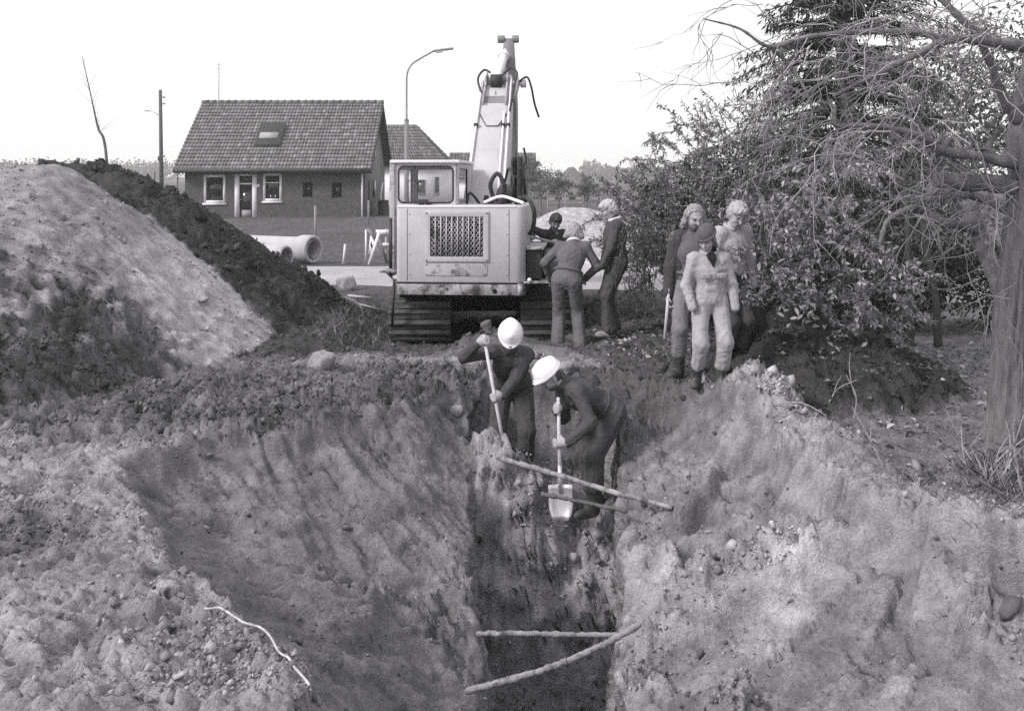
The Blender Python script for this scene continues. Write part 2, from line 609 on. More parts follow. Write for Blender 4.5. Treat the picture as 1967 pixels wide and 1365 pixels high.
def land(X, Y):
    g, tone, rough, w1, w2 = base_fields(X, Y)
    xl, xr = XL(Y), XR(Y)
    wob = .16 * w2 + .06 * pn(X * 5, Y * 5, seed=23)
    zero = np.zeros_like(g)
    onL, onR, k1, k2, relief = zero.copy(), zero.copy(), zero.copy(), zero.copy(), zero.copy()
    # left bank: a broad slope from the plateau down to the trench lip, deeper towards the camera
    cx = np.interp(Y, [p[1] for p in CRL], [p[0] for p in CRL]) + wob * .6
    inL = (X > cx) & (X <= xl + .3) & (Y > 2.5) & (Y < 11.1)
    t, u = bank(X, Y, CRL, xl - X, inL)
    ze = itp(Y, [0, 2.5, 3.2, 5, 6, 7, 8, 8.8, 9.6, 10.5, 11.1], [0, 0, -1.1, -1.12, -1.02, -.88, -.70, -.48, -.28, -.14, 0])
    prof = .12 * sstep(0, .12, t) + .88 * t
    sl = g + (ze - g) * prof
    win = np.clip((X - cx) / .14, 0, 1)
    g = np.where(inL, g + (sl - g) * win, g)
    e = sstep(.0, .05, t) * inL
    onL = e
    k1 = .5 * pn(u * 5.5, t * 1.6, seed=21) + .35 * pn(u * 14, t * 2.2, seed=24) - .5 * np.abs(pn(u * 24, t * 4, seed=28)) + .1
    tone = tone * (1 - e) + e * (.185 + .05 * k1 + .045 * w1 + .03 * w2)
    rough = rough * (1 - e) + e * np.clip(.14 + .5 * sstep(.15, .45, pn(X * 1.3 + 5, Y * 1.3, seed=25)), 0, .8)
    # right bank
    cx2 = np.where(Y > 6.4, np.interp(Y, [p[1] for p in CRR], [p[0] for p in CRR]), np.interp(Y, [4.9, 5.35, 5.65, 6.0, 6.4], [30, 8, 4.2, 2.95, 2.45])) + wob * .5
    cx2 = np.where(Y < 4.9, 60, cx2)
    inR = (X < cx2) & (X >= xr - .3) & (Y > 2.5) & (Y < 11.1)
    t2, u2 = bank(X, Y, CRR, X - xr, inR)
    ze2 = itp(Y, [0, 2.5, 3.2, 5, 6, 7, 8, 8.6, 9.5, 10.5, 11.1], [0, 0, -1.0, -1.08, -.98, -.84, -.66, -.5, -.3, -.14, 0])
    prof2 = .28 * sstep(0, .07, t2) + .72 * t2
    sl = g + (ze2 - g) * prof2
    win = np.clip((cx2 - X) / .14, 0, 1)
    g = np.where(inR, g + (sl - g) * win, g)
    e = sstep(.0, .05, t2) * inR
    onR = e
    k2 = .5 * pn(u2 * 4.5, t2 * 1.6, seed=22) + .35 * pn(u2 * 12, t2 * 2.4, seed=26) - .5 * np.abs(pn(u2 * 21, t2 * 4, seed=29)) + .1
    rt = .25 + .10 * k2 + .12 * w1 + .07 * w2
    hole = np.exp(-(((X - 1.42) / .16) ** 2 + ((Y - 7.75) / .14) ** 2)) + .8 * np.exp(-(((X - 2.35) / .12) ** 2 + ((Y - 5.55) / .22) ** 2)) + .7 * np.exp(-(((X - .98) / .10) ** 2 + ((Y - 5.6) / .3) ** 2))
    g = g - .16 * hole * e
    rt = rt - .10 * np.clip(hole, 0, 1)  # pits get their inner shade as a darker soil colour
    rt = rt + .20 * np.exp(-(((X - 1.75 - .5 * (Y - 6.3)) / .25) ** 2 + ((Y - 6.3) / .8) ** 2))
    dk = 1 - sstep(8.6, 9.8, Y)
    tone = tone * (1 - e) + e * (rt * dk + .10 * (1 - dk))
    rough = rough * (1 - e) + e * np.clip(.26 + .6 * sstep(.08, .4, pn(X * 1.4 + 9, Y * 1.4, seed=27)), 0, .85)
    return g, tone, rough, onL, onR, k1, k2


def floor_z(X, Y, g):
    u = np.clip((X + .42) / .95, 0, 1)
    top = np.interp(X, [-.5, -.42, -.1, .08, .36, .55, 1.0], [-.22, -.22, -.30, -.47, -.78, -.97, -.97]) + .06 * pn(X * 4, Y * 4, seed=31)
    z = -2.1 + .03 * pn(X * 3, Y * 3, seed=33) * np.ones_like(Y)
    fr = 8.15 + .18 * pn(X * 2.1, 0.7, seed=32) + .1 * u
    up = np.clip((Y - fr) / .8, 0, 1) ** .8
    z = z * (1 - up) + np.maximum(top, -.97) * up
    dn = sstep(9.05, 9.3, Y)
    z = z * (1 - dn) + -.97 * dn
    end = sstep(10.45, 10.85, Y + .1 * pn(X * 3, 2.2, seed=34))
    z = z * (1 - end) + g * end
    beg = 1 - sstep(2.4, 2.9, Y)
    return z * (1 - beg) + g * beg


def worley(x, y, seed=0):
    """distance to the nearest of the scattered points, one per unit cell"""
    x0, y0 = np.floor(x), np.floor(y)
    best = np.full(np.shape(x), 9.0)
    hgt = np.zeros(np.shape(x))
    for dx in (-1, 0, 1):
        for dy in (-1, 0, 1):
            cx, cy = x0 + dx, y0 + dy
            h = _hash(cx, cy, cx * 0, seed)
            px, py = cx + (h & 1023) / 1023.0, cy + ((h >> 10) & 1023) / 1023.0
            d = np.hypot(x - px, y - py) / (.45 + .9 * ((h >> 20) & 255) / 255.0)
            best = np.minimum(best, d)
    return best


def lumps(x, y, f, seed, cover=.75):
    """rounded clods of about 1/f metres with flat ground between"""
    wx = x * f + .35 * pn(x * f * 1.4, y * f * 1.4, seed=seed + 1)
    wy = y * f + .35 * pn(x * f * 1.4 + 9, y * f * 1.4, seed=seed + 2)
    d = worley(wx, wy, seed)
    return np.sqrt(np.clip(1 - (d / cover) ** 2, 0, 1))


def make_terrain():
    # rows along the view, columns across; finer where the ground is near
    ys = [-60, -30, -15, -8, -4, -2, -1]
    y = -.5
    while y < 3.4:
        ys.append(y)
        y += .12
    while y < 4600:
        ys.append(y)
        y += max(.012, y * (.0031 if y < 12 else .0048 if y < 17 else .009 if y < 30 else .05))
    ys = np.array(ys)
    s, st, v = [0.0], .015, 0.0
    while v < 4000:
        v += st
        s.append(v)
        st = .0145 + .0042 * v if v < 5 else (.036 + .014 * (v - 5) if v < 14 else st * 1.2)
    s = np.array(s)[1:]
    nw, nf = 42, 44
    tw = np.linspace(0, 1, nw)
    tf = np.linspace(0, 1, nf)[1:-1]
    R = len(ys)
    Y = ys[:, None]
    xl, xr = XL(ys)[:, None], XR(ys)[:, None]
    # land
    Xa, Xb = xl - s[::-1][None], xr + s[None]
    out = []
    for X in (Xa, Xb):
        YY = np.broadcast_to(Y, X.shape)
        g, tone, rough, onL, onR, k1, k2 = land(X, YY)
        fade = 1 - sstep(14, 34, YY)
        fine = 1 - sstep(8, 13, YY)
        bil = lambda f, sd: np.abs(pn(X * f, YY * f, seed=sd)) - .25
        rdg = lambda f, sd: .25 - np.abs(pn(X * f, YY * f, seed=sd))
        pt = np.clip(.5 + 1.1 * pn(X * .9, YY * .9, seed=49), 0, 1.3)
        big = rough ** 1.3 * pt
        dz = rough * (.11 * pn(X * 1.7, YY * 1.7, seed=41) + .15 * rdg(3.1, 42) + .11 * rdg(7, 43)) * fade
        dz = dz + big * (.07 * lumps(X, YY, 5.0, 101, .5) + .06 * lumps(X, YY, 9.5, 104, .6)) * fade
        dz = dz + rough * (.04 * lumps(X, YY, 19, 107, .6) + .06 * rdg(14, 44)) * fade * (.4 + .6 * fine)
        fn = fine * sstep(3.6, 4.2, YY)
        dz = dz + (.18 + rough) * (.022 * lumps(X, YY, 30, 110, .8) + .03 * bil(27, 45)) * fn
        dz = dz + (.35 + rough) * .0105 * RNG.normal(size=X.shape) * fade * (.3 + .7 * fine) * np.clip(YY / 8, .55, 1.3) * (YY < 19)
        dz = dz + .09 * onL * k1 + .14 * onR * k2
        pl = lambda f, sd, th=.1: sstep(th, th + .05, pn(X * f + .3 * pn(X * f * 2, YY * f * 2, seed=sd), YY * f, seed=sd))
        dz = dz + rough * (.055 * (pl(4.3, 121) - .35) + .04 * (pl(8.5, 123) - .35) * (.3 + .7 * pt) + .024 * (pl(17, 125) - .35)) * fade * (.5 + .5 * fine)
        dz = dz - .06 * big * fade
        # broken scarps: terraces where clods have slid
        tr = pn(X * 1.3, YY * 1.3, seed=50)
        tr2 = pn(X * 2.9 + 4, YY * 2.9, seed=56)
        dz = dz + (.16 * (onR + .5 * onL) * (sstep(.08, .24, tr) - .5) + .05 * (onR + onL) * (sstep(.12, .26, tr2) - .3)) * fade
        tone = tone * (1 + (.9 * rough) * np.clip(dz * 4, -.22, .18))  # shade of hollows put into the soil colour, crests lightened
        # road bed and the flat far ground stay flat
        dz = dz * (1 - sstep(17.5, 18.5, YY) * (1 - sstep(23.5, 24, YY)))
        out.append((X, YY, g + dz, tone, rough))
    # edges
    zl, zr = out[0][2][:, -1:], out[1][2][:, :1]
    tl, tr_ = out[0][3][:, -1:], out[1][3][:, :1]
    fx0, fx1 = xl + .05, xr - .05
    Xf = fx0 + (fx1 - fx0) * tf[None]
    YYf = np.broadcast_to(Y, Xf.shape)
    gf = zl + (zr - zl) * tf[None]
    Zf = floor_z(Xf, YYf, gf)
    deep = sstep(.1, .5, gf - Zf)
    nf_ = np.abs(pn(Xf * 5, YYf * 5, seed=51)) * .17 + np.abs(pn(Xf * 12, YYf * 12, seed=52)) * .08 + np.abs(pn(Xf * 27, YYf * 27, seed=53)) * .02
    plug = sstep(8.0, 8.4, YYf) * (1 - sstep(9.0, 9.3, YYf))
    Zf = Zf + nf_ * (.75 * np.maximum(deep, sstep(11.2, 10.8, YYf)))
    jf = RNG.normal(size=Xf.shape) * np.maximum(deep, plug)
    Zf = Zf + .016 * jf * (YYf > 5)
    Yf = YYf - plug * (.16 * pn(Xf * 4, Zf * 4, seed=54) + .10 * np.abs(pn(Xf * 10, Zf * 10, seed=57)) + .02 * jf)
    tonef = .19 * deep + (1 - deep) * (tl + (tr_ - tl) * tf[None]) + plug * .13  # plug colour raised, standing for more light on its upward face
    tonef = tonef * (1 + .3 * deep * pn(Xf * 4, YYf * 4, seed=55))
    walls = []
    for side, x0, x1, z0, z1, t0 in ((1, xl, fx0, zl, Zf[:, :1], tl), (-1, fx1, xr, Zf[:, -1:], zr, tr_)):
        Xw = x0 + (x1 - x0) * tw[None]
        Zw = z0 + (z1 - z0) * tw[None]
        YYw = np.broadcast_to(Y, Xw.shape)
        hgt = np.clip(np.abs(z0 - z1), 0, 1.2)
        env = np.sin(math.pi * tw)[None] ** .5 * hgt
        n_ = .13 * pn(YYw * 1.6, Zw * 1.1, seed=61 + side) + .10 * pn(YYw * 5, Zw * 2.2, seed=63 + side) + .06 * (np.abs(pn(YYw * 11, Zw * 7, seed=65 + side)) - .2) + .015 * pn(YYw * 26, Zw * 18, seed=67 + side)
        Xw = Xw + side * env * (n_ + .012 * RNG.normal(size=Xw.shape) * (YYw > 4.5) * (YYw < 11.5))
        dep = (tw[None] if side == 1 else 1 - tw[None])
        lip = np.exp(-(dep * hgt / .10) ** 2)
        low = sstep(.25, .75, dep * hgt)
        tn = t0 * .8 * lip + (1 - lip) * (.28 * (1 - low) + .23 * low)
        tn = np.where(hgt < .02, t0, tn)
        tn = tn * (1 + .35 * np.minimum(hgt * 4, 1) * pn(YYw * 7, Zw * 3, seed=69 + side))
        walls.append((Xw, YYw, Zw, tn, np.full_like(tn, .3)))
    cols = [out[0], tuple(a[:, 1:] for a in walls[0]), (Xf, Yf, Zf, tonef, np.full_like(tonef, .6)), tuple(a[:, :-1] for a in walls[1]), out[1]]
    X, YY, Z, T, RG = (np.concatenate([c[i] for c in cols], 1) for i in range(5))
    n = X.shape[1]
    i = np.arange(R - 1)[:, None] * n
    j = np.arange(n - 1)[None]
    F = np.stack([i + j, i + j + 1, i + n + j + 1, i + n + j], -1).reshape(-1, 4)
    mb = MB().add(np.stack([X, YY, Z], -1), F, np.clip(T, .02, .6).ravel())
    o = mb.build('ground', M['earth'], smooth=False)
    print('TERRAIN', R, n)
    tag(o, 'churned sandy earth with a deep open trench and spoil banks', kind='structure')
    return ys, X, YY, Z, T, RG


ys_, TX, TY, TZ, TT, TR = make_terrain()


def gz(x, y):
    """height of the ground sheet at a place"""
    r = int(np.argmin(np.abs(ys_ - y)))
    c = int(np.argmin(np.abs(TX[r] - x)))
    return float(TZ[r, c])


def gzmin(x, y, rad=.12):
    return min(gz(x + a * rad, y + b * rad) for a in (-1, 0, 1) for b in (-1, 0, 1))


# crumbs and clods lying on the earth: nobody could count them
def scatter_clods():
    inner = (TY > 3.9) & (TY < 17) & (np.abs(TX) < 10)
    idx = np.argwhere(inner)
    dxs = np.abs(np.gradient(TX, axis=1))
    dys = np.abs(np.gradient(TY, axis=0))
    w = (dxs * dys)[inner] * (TR[inner] ** 1.5)
    w = w / TY[inner] ** 1.7
    patch = pn(TX[inner] * 1.1, TY[inner] * 1.1, seed=71)
    w = w * np.clip(.3 + 1.6 * patch, .06, 2)
    w /= w.sum()
    ph = (1 + 5 ** .5) / 2
    ico = np.array([(-1, ph, 0), (1, ph, 0), (-1, -ph, 0), (1, -ph, 0), (0, -1, ph), (0, 1, ph), (0, -1, -ph), (0, 1, -ph), (ph, 0, -1), (ph, 0, 1), (-ph, 0, -1), (-ph, 0, 1)])
    ico /= np.linalg.norm(ico[0])
    fc = np.array([(0, 11, 5), (0, 5, 1), (0, 1, 7), (0, 7, 10), (0, 10, 11), (1, 5, 9), (5, 11, 4), (11, 10, 2), (10, 7, 6), (7, 1, 8), (3, 9, 4), (3, 4, 2), (3, 2, 6), (3, 6, 8), (3, 8, 9), (4, 9, 5), (2, 4, 11), (6, 2, 10), (8, 6, 7), (9, 8, 1)])
    octa = np.array([(1, 0, 0), (-1, 0, 0), (0, 1, 0), (0, -1, 0), (0, 0, 1), (0, 0, -1)], float)
    fo = np.array([(0, 2, 4), (2, 1, 4), (1, 3, 4), (3, 0, 4), (2, 0, 5), (1, 2, 5), (3, 1, 5), (0, 3, 5)])
    mb = MB()
    for n, base, fcs, med, sig, lo, hi in ((9000, ico, fc, .012, .5, .008, .07), (62000, octa, fo, .0068, .45, .003, .017)):
        pick = RNG.choice(len(idx), n, p=w)
        r, c = idx[pick].T
        P = np.stack([TX[r, c], TY[r, c], TZ[r, c]], -1)
        P[:, :2] += RNG.normal(0, .012, (n, 2))
        sz = np.clip(np.exp(RNG.normal(math.log(med), sig, n)) * (.5 + .085 * P[:, 1]), lo, hi)
        k_ = len(base)
        V = base[None] * (1 + .8 * (RNG.random((n, k_, 1)) - .5)) * sz[:, None, None] * (.6 + .8 * RNG.random((n, 1, 3)))
        a_ = RNG.random(n) * 6.3
        ca, sa = np.cos(a_)[:, None], np.sin(a_)[:, None]
        V = np.stack([V[..., 0] * ca - V[..., 1] * sa, V[..., 0] * sa + V[..., 1] * ca, V[..., 2] + .4 * V[..., 0]], -1)
        V = V + P[:, None] + np.array([0, 0, 1]) * (sz * .35)[:, None, None]
        F = fcs[None] + (np.arange(n) * k_)[:, None, None]
        tone = np.clip(TT[r, c] * (.4 + .95 * RNG.random(n)), .03, .5)
        mb.add(V, F.reshape(-1, 3), np.repeat(tone, k_))
    o = mb.build('earth_clods', M['clod'], smooth=False)
    tag(o, 'loose crumbs and clods of earth strewn over banks and heaps', 'clods', kind='stuff')


scatter_clods()

# sandy road crossing behind the excavator
rx = np.linspace(-14, 40, 60)
near = 18.9 - .18 * (rx + 3) + .18 * pn(rx * .8, 1.0, seed=81)
farr = 23.3 - .02 * (rx + 3) + .2 * pn(rx * .8, 5.0, seed=82)
k = np.linspace(0, 1, 9)
RX = np.repeat(rx[:, None], 9, 1)
RY = near[:, None] + (farr - near)[:, None] * k[None]
RZ = .035 + .03 * np.sin(math.pi * k)[None] + .012 * pn(RX * 1.2, RY * 2, seed=83)
RZ[:, 0] = RZ[:, -1] = -.06
i = np.arange(59)[:, None] * 9
j = np.arange(8)[None]
o = MB().add(np.stack([RX, RY, RZ], -1), np.stack([i + j, i + 9 + j, i + 10 + j, i + j + 1], -1).reshape(-1, 4)).build('road', M['road'], smooth=True)
tag(o, kind='structure')
# ------------------------------------------------------------------ excavator, seen from behind
def rrect(x0, x1, z0, z1, r, n=6):
    """rounded rectangle, counter-clockwise"""
    P = []
    for cx, cz, a0 in ((x1 - r, z0 + r, -90), (x1 - r, z1 - r, 0), (x0 + r, z1 - r, 90), (x0 + r, z0 + r, 180)):
        for k in range(n + 1):
            a = math.radians(a0 + 90 * k / n)
            P.append((cx + r * math.cos(a), cz + r * math.sin(a)))
    return P


def opening_panel(mb, outer, inner, axis, lo, hi):
    """a wall panel with one rounded opening; outer = (a0, a1, b0, b1), inner polygon counter-clockwise"""
    a0, a1, b0, b1 = outer
    c = np.mean(inner, 0)
    O = []
    for p in inner:
        d = np.array(p) - c
        t = min((a1 - c[0]) / d[0] if d[0] > 1e-9 else 1e9, (a0 - c[0]) / d[0] if d[0] < -1e-9 else 1e9,
                (b1 - c[1]) / d[1] if d[1] > 1e-9 else 1e9, (b0 - c[1]) / d[1] if d[1] < -1e-9 else 1e9)
        O.append(c + d * t)
    # snap the points nearest to the corners
    for cr in ((a0, b0), (a0, b1), (a1, b0), (a1, b1)):
        k = int(np.argmin([np.hypot(q[0] - cr[0], q[1] - cr[1]) for q in O]))
        O[k] = np.array(cr)
    n = len(inner)
    o = [k for k in range(3) if k != axis]
    V = np.zeros((4 * n, 3))
    for e, (ring, val) in enumerate(((O, lo), (inner, lo), (O, hi), (inner, hi))):
        V[e * n:(e + 1) * n, axis] = val
        V[e * n:(e + 1) * n, o[0]] = [p[0] for p in ring]
        V[e * n:(e + 1) * n, o[1]] = [p[1] for p in ring]
    F = []
    for i in range(n):
        j = (i + 1) % n
        F += [[i, j, n + j, n + i], [2 * n + j, 2 * n + i, 3 * n + i, 3 * n + j], [i, 2 * n + i, 2 * n + j, j], [n + i, n + j, 3 * n + j, 3 * n + i]]
    mb.add(V, F)
    return mb


def ring3(poly, axis, val):
    o = [k for k in range(3) if k != axis]
    V = np.zeros((len(poly) + 1, 3))
    V[:, axis] = val
    V[:, o[0]] = [p[0] for p in poly] + [poly[0][0]]
    V[:, o[1]] = [p[1] for p in poly] + [poly[0][1]]
    return V


def loft(mb, stations):
    """box beam through stations (y_low, z_low, y_up, z_up, half width, centre x)"""
    V = []
    for yl, zl, yu, zu, w, cx in stations:
        V += [(cx - w, yl, zl), (cx + w, yl, zl), (cx + w, yu, zu), (cx - w, yu, zu)]
    n = len(stations)
    F = [[3, 2, 1, 0], [4 * n - 4, 4 * n - 3, 4 * n - 2, 4 * n - 1]]
    for i in range(n - 1):
        b = 4 * i
        for k in range(4):
            F.append([b + k, b + (k + 1) % 4, b + 4 + (k + 1) % 4, b + 4 + k])
    return mb.add(V, F)


def make_excavator():
    PV = (-.4, 15.7, -.27)
    ex = thing('excavator', 'pale tracked excavator standing over the trench head with its boom raised', 'excavator', PV)
    SL = math.radians(-4.5)

    def up(mb, name, mat, parent=None, **k):
        o = mb.build(name, mat, parent or ex, **k)
        if parent is None:
            o.rotation_euler = (0, 0, SL)
        return o
    # --- tracks
    rad, half = .375, 1.37
    per = 4 * half + 2 * math.pi * rad
    ns = 54
    shoe = MB().prism([(-.068, -.004), (.068, -.01), (.068, .008), (.034, .018), (.026, .042), (.012, .042), (.004, .018), (-.056, .012), (-.068, .012)], 0, -.44, .44)
    shoe_mesh = None
    for cx in (-.91, .96):
        tf = MB()
        tf.bb((cx - .25, -half, .28), (cx + .25, half, .50))
        tf.cyl((cx - .3, -half, rad), (cx + .3, -half, rad), rad - .07, 20)
        tf.cyl((cx - .3, half, rad), (cx + .3, half, rad), rad - .07, 20)
        for q in range(5):
            y = -half + .35 + q * .5
            tf.cyl((cx - .28, y, .14), (cx + .28, y, .14), .1, 14)
        fr = tf.build('track', M['track'], ex)
        for q in range(ns):
            s_ = (q + .35) * per / ns
            if s_ < 2 * half:
                p, a = (-half + s_, 2 * rad), 0.0
            elif s_ < 2 * half + math.pi * rad:
                a = -(s_ - 2 * half) / rad
                p = (half - rad * math.sin(a), rad + rad * math.cos(a))
            elif s_ < 4 * half + math.pi * rad:
                p, a = (half - (s_ - 2 * half - math.pi * rad), 0), math.pi
            else:
                a = math.pi - (s_ - 4 * half - math.pi * rad) / rad
                p = (-half - rad * math.sin(a), rad + rad * math.cos(a))
            if shoe_mesh is None:
                o = shoe.build('track_shoe', M['track'], fr, bevel=0)
                shoe_mesh = o.data
            else:
                o = bpy.data.objects.new('track_shoe', shoe_mesh)
                COL.objects.link(o)
                o.parent = fr
            o.location = (cx, p[0], p[1])
            o.rotation_euler = (a, 0, 0)
    MB().bb((-.5, -1.0, .38), (.55, 1.0, .62)).cyl((0, 0, .6), (0, 0, .86), .55, 28).build('undercarriage', M['black'], ex)
    # --- upper works
    B0, B1, YB = -1.06, .74, -2.03
    c = .13
    poly = [(B0, -.2), (B0, YB + .05), (B0 + .04, YB), (B1 - c, YB)] + [(B1 - c + c * math.sin(math.radians(a)), YB + c - c * math.cos(math.radians(a))) for a in (20, 40, 60, 80)] + [(B1, YB + c), (B1, -.2)]
    hous = up(MB().prism(poly, 2, .905, 1.97), 'engine_housing', M['paint'], bevel=.018)
    up(MB().prism([(p[0] * .998, p[1] + .012) for p in poly], 2, .885, .91), 'seam', M['black'])
    up(MB().prism([(p[0] * 1.0, p[1] - .015) for p in poly], 2, .735, .885), 'skirt', M['dirty_edge'], bevel=.01)
    up(MB().prism([(p[0] * .98, p[1] + .1) for p in poly], 2, .68, .735), 'belly_plate', M['black'])
    up(MB().cyl((.32, YB - .03, .80), (.32, YB + .02, .80), .032, 16), 'tow_hole', M['black'])
    up(MB().bb((B1 - .1, YB - .022, .74), (B1 - .03, YB, .905)), 'corner_strap', M['paint_dirty'])
    up(MB().bb((-1.1, -.2, .735), (1.0, 1.3, .86)), 'turntable_deck', M['dark'])
    # grille
    gx0, gx1, g0, g1 = -.575, .165, 1.27, 1.82
    fp = MB()
    opening_panel(fp, (gx0 - .075, gx1 + .075, g0 - .075, g1 + .075), rrect(gx0, gx1, g0, g1, .006, 2), 1, YB - .022, YB - .001)
    gf = up(fp, 'grille_frame', M['paint'], bevel=.006)
    up(MB().bb((gx0, YB - .003, g0), (gx1, YB - .001, g1)), 'grille_backing', M['black'], gf)
    lat = MB()
    n = 26
    for k in range(-14, n):
        for sgn in (1, -1):
            x = gx0 + (gx1 - gx0) * k / 15.0
            a, b = (x, g0), (x + (g1 - g0) * .68, g1)
            if sgn < 0:
                a, b = (gx0 + gx1 - a[0], a[1]), (gx0 + gx1 - b[0], b[1])
            # clip to the opening
            t0, t1 = 0.0, 1.0
            dx = b[0] - a[0]
            ta, tb = sorted(((gx0 - a[0]) / dx, (gx1 - a[0]) / dx))
            t0, t1 = max(t0, ta), min(t1, tb)
            if t1 - t0 < .03:
                continue
            P = lambda t: (a[0] + dx * t, YB - .008 - .002 * sgn, a[1] + (b[1] - a[1]) * t)
            lat.bar(P(t0), P(t1), .011, .003, up=(0, 1, 0))
    o = up(lat, 'wire_lattice', M['paint_dirty'], gf)
    tag(o, kind='stuff')
    for k in range(9):
        x = gx0 + (gx1 - gx0) * (k + .95) / 9.6
        up(MB().bb((x - .007, YB - .026, g0), (x + .007, YB - .012, g1)), 'grille_bar', M['paint'], gf)
    for x in (gx0 - .05, gx1 + .05):
        for z in (g0 - .05, g1 + .05):
            up(MB().cyl((x, YB - .028, z), (x, YB - .02, z), .011, 8), 'bolt', M['dark'], gf)
    cp = up(MB().prism(rrect(-.66, .22, 1.0, 1.175, .03, 3), 1, YB - .008, YB - .001), 'cover_plate', M['paint_dirty'], bevel=.003)
    for x in (-.63, -.22, .19):
        for z in (1.02, 1.155):
            up(MB().cyl((x, YB - .012, z), (x, YB - .005, z), .007, 6), 'rivet', M['dark'], cp)
    for x in (B0 + .16, B1 - .22):
        up(MB().bb((x - .003, YB - .0035, .93), (x + .003, YB - .001, 1.93)), 'panel_seam', M['dark'])
    for x in (B0 + .19, B1 - .25):
        for z in (1.02, 1.3, 1.58, 1.86):
            up(MB().cyl((x, YB - .009, z), (x, YB - .001, z), .009, 6), 'bolt', M['paint_dirty'])
    # pale strip along the top edge
    up(MB().bb((B0 + .02, YB - .006, 1.945), (B1 - .12, YB + .02, 1.978)), 'top_lip', M['paint_white'], bevel=.005)
    # --- cab
    x0, x1, y0, y1, z0, z1 = -1.22, -.26, -1.52, .15, 1.9, 2.60
    cab = MB()
    win = rrect(x0 + .10, x1 - .07, 2.0, 2.52, .07)
    opening_panel(cab, (x0 + .03, x1, z0, z1 - .03), win, 1, y0, y0 + .04)
    fwin = rrect(x0 + .08, x1 - .06, 1.75, 2.5, .05)
    opening_panel(cab, (x0 + .03, x1, 1.3, z1 - .03), fwin, 1, y1 - .04, y1)
    sw = rrect(y0 + .16, y1 - .5, 1.99, 2.49, .05)
    opening_panel(cab, (y0, y1, z0, z1 - .03), sw, 0, x1 - .04, x1)
    sw2 = rrect(y0 + .16, y1 - .2, 1.75, 2.49, .05)
    opening_panel(cab, (y0, y1, .95, z1 - .03), sw2, 0, x0, x0 + .04)
    cb = up(cab, 'cab', M['paint'], bevel=.008)
    up(MB().bb((x0 - .02, y0 - .05, z1 - .03), (x1 + .03, y1 + .08, z1 + .015)), 'cab_roof', M['paint_white'], bevel=.012)
    for nm, poly_, ax, v in (('rear_window', win, 1, y0 + .02), ('front_window', fwin, 1, y1 - .02), ('side_window', sw, 0, x1 - .02), ('door_window', sw2, 0, x0 + .02)):
        w_ = up(MB().add(ring3(poly_, ax, v)[:-1], [list(range(len(poly_)))]), nm, M['glass'])
        up(MB().tube(ring3(poly_, ax, v - (.018 if nm == 'rear_window' else 0)), .014, 6, False), 'rubber_seal', M['rubber'], w_)
    up(MB().bb((x0 - .03, y0 - .03, .95), (x0 + .045, y0 + .03, z1 - .02)), 'door_post', M['paint_dirty'], bevel=.01)
    up(MB().bb((x0 - .035, y0 - .032, .93), (x0 + .012, y0 + .02, 1.78)), 'door_edge', M['rubber'])
    st = MB().bb((-.92, -.75, 1.35), (-.45, -.3, 1.5)).bb((-.9, -.85, 1.5), (-.48, -.75, 1.88))
    up(st, 'operator_seat', M['rubber'], bevel=.03)
    for x in (-.98, -.42):
        up(MB().tube([(x, -.1, 1.4), (x + .02, -.12, 1.85)], .012, 6).cyl((x + .02, -.12, 1.84), (x + .02, -.12, 1.9), .025, 8), 'lever', M['dark'])
    lamp = MB().bb((-.86, -1.68, 1.985), (-.68, -1.58, 2.05)).bb((-.80, -1.66, 1.97), (-.74, -1.6, 1.99)).cyl((-.7, -1.62, 1.98), (-.62, -1.64, 1.975), .014, 6)
    up(lamp, 'work_lamp', M['rubber'], bevel=.008)
    up(MB().tube(bez([(-.98, y0 + .05, 2.3), (-.9, y0 + .02, 2.35), (-.8, y0 + .05, 2.1)]), .006, 5), 'wiper', M['dark'])
    # steps and small fittings
    up(MB().bb((-1.30, -1.98, 1.03), (-1.08, -1.6, 1.06)).tube([(-1.25, -1.8, 1.03), (-1.15, -1.8, .93), (-1.07, -1.8, .9)], .012, 6), 'step', M['dirty_edge'])
    up(MB().bar((-1.09, -1.99, .93), (-1.12, -1.99, .3), .05, .03), 'mud_flap', M['rubber'])
    sb = up(MB().bb((.745, -1.85, .95), (.95, -.9, 1.36)), 'tool_locker', M['dark'], bevel=.01)
    up(MB().bb((.745, -1.9, 1.36), (1.0, -.6, 1.395)), 'locker_lid', M['paint_dirty'], bevel=.006)
    up(MB().prism([(-1.3, .95), (-.5, .95), (-.5, 1.3), (-1.1, 1.3), (-1.3, 1.15)], 0, .96, 1.22), 'fuel_tank', M['grey_and_shade'], bevel=.015)
    up(MB().bb((.72, -2.0, .90), (1.28, -1.5, .925)).bb((1.2, -2.0, .8), (1.26, -1.94, .9)), 'side_platform', M['dirty_edge'])
    up(MB().cyl((.80, -2.02, .95), (.80, -1.97, .95), .03, 10), 'end_cap', M['white'])
    up(MB().tube(bez([(.55, -1.2, 1.99), (.72, -1.5, 2.08), (.84, -1.6, 1.9), (.83, -1.62, 1.65), (.77, -1.6, 1.55)]), .03, 8), 'exhaust_hose', M['rubber'], smooth=True)
    up(MB().tube(bez([(.1, -1.35, 2.0), (.35, -1.4, 2.09), (.6, -1.55, 2.03), (.7, -1.7, 2.0)]), .022, 8), 'hand_rail', M['paint_white'], smooth=True)
    for k in range(12):
        x, y = .05 + .55 * random.random(), -1.2 + .9 * random.random()
        up(MB().cyl((x, y, 1.95), (x + .06 * random.random(), y, 2.0 + .12 * random.random()), .03 + .05 * random.random(), 8), 'valve', M['dark'], bevel=.006)
    up(MB().cyl((.34, -.9, 2.0), (.34, -.5, 2.14), .13, 14), 'swing_drum', M['dark'])
    # --- boom, stick and bucket
    bx = -.02
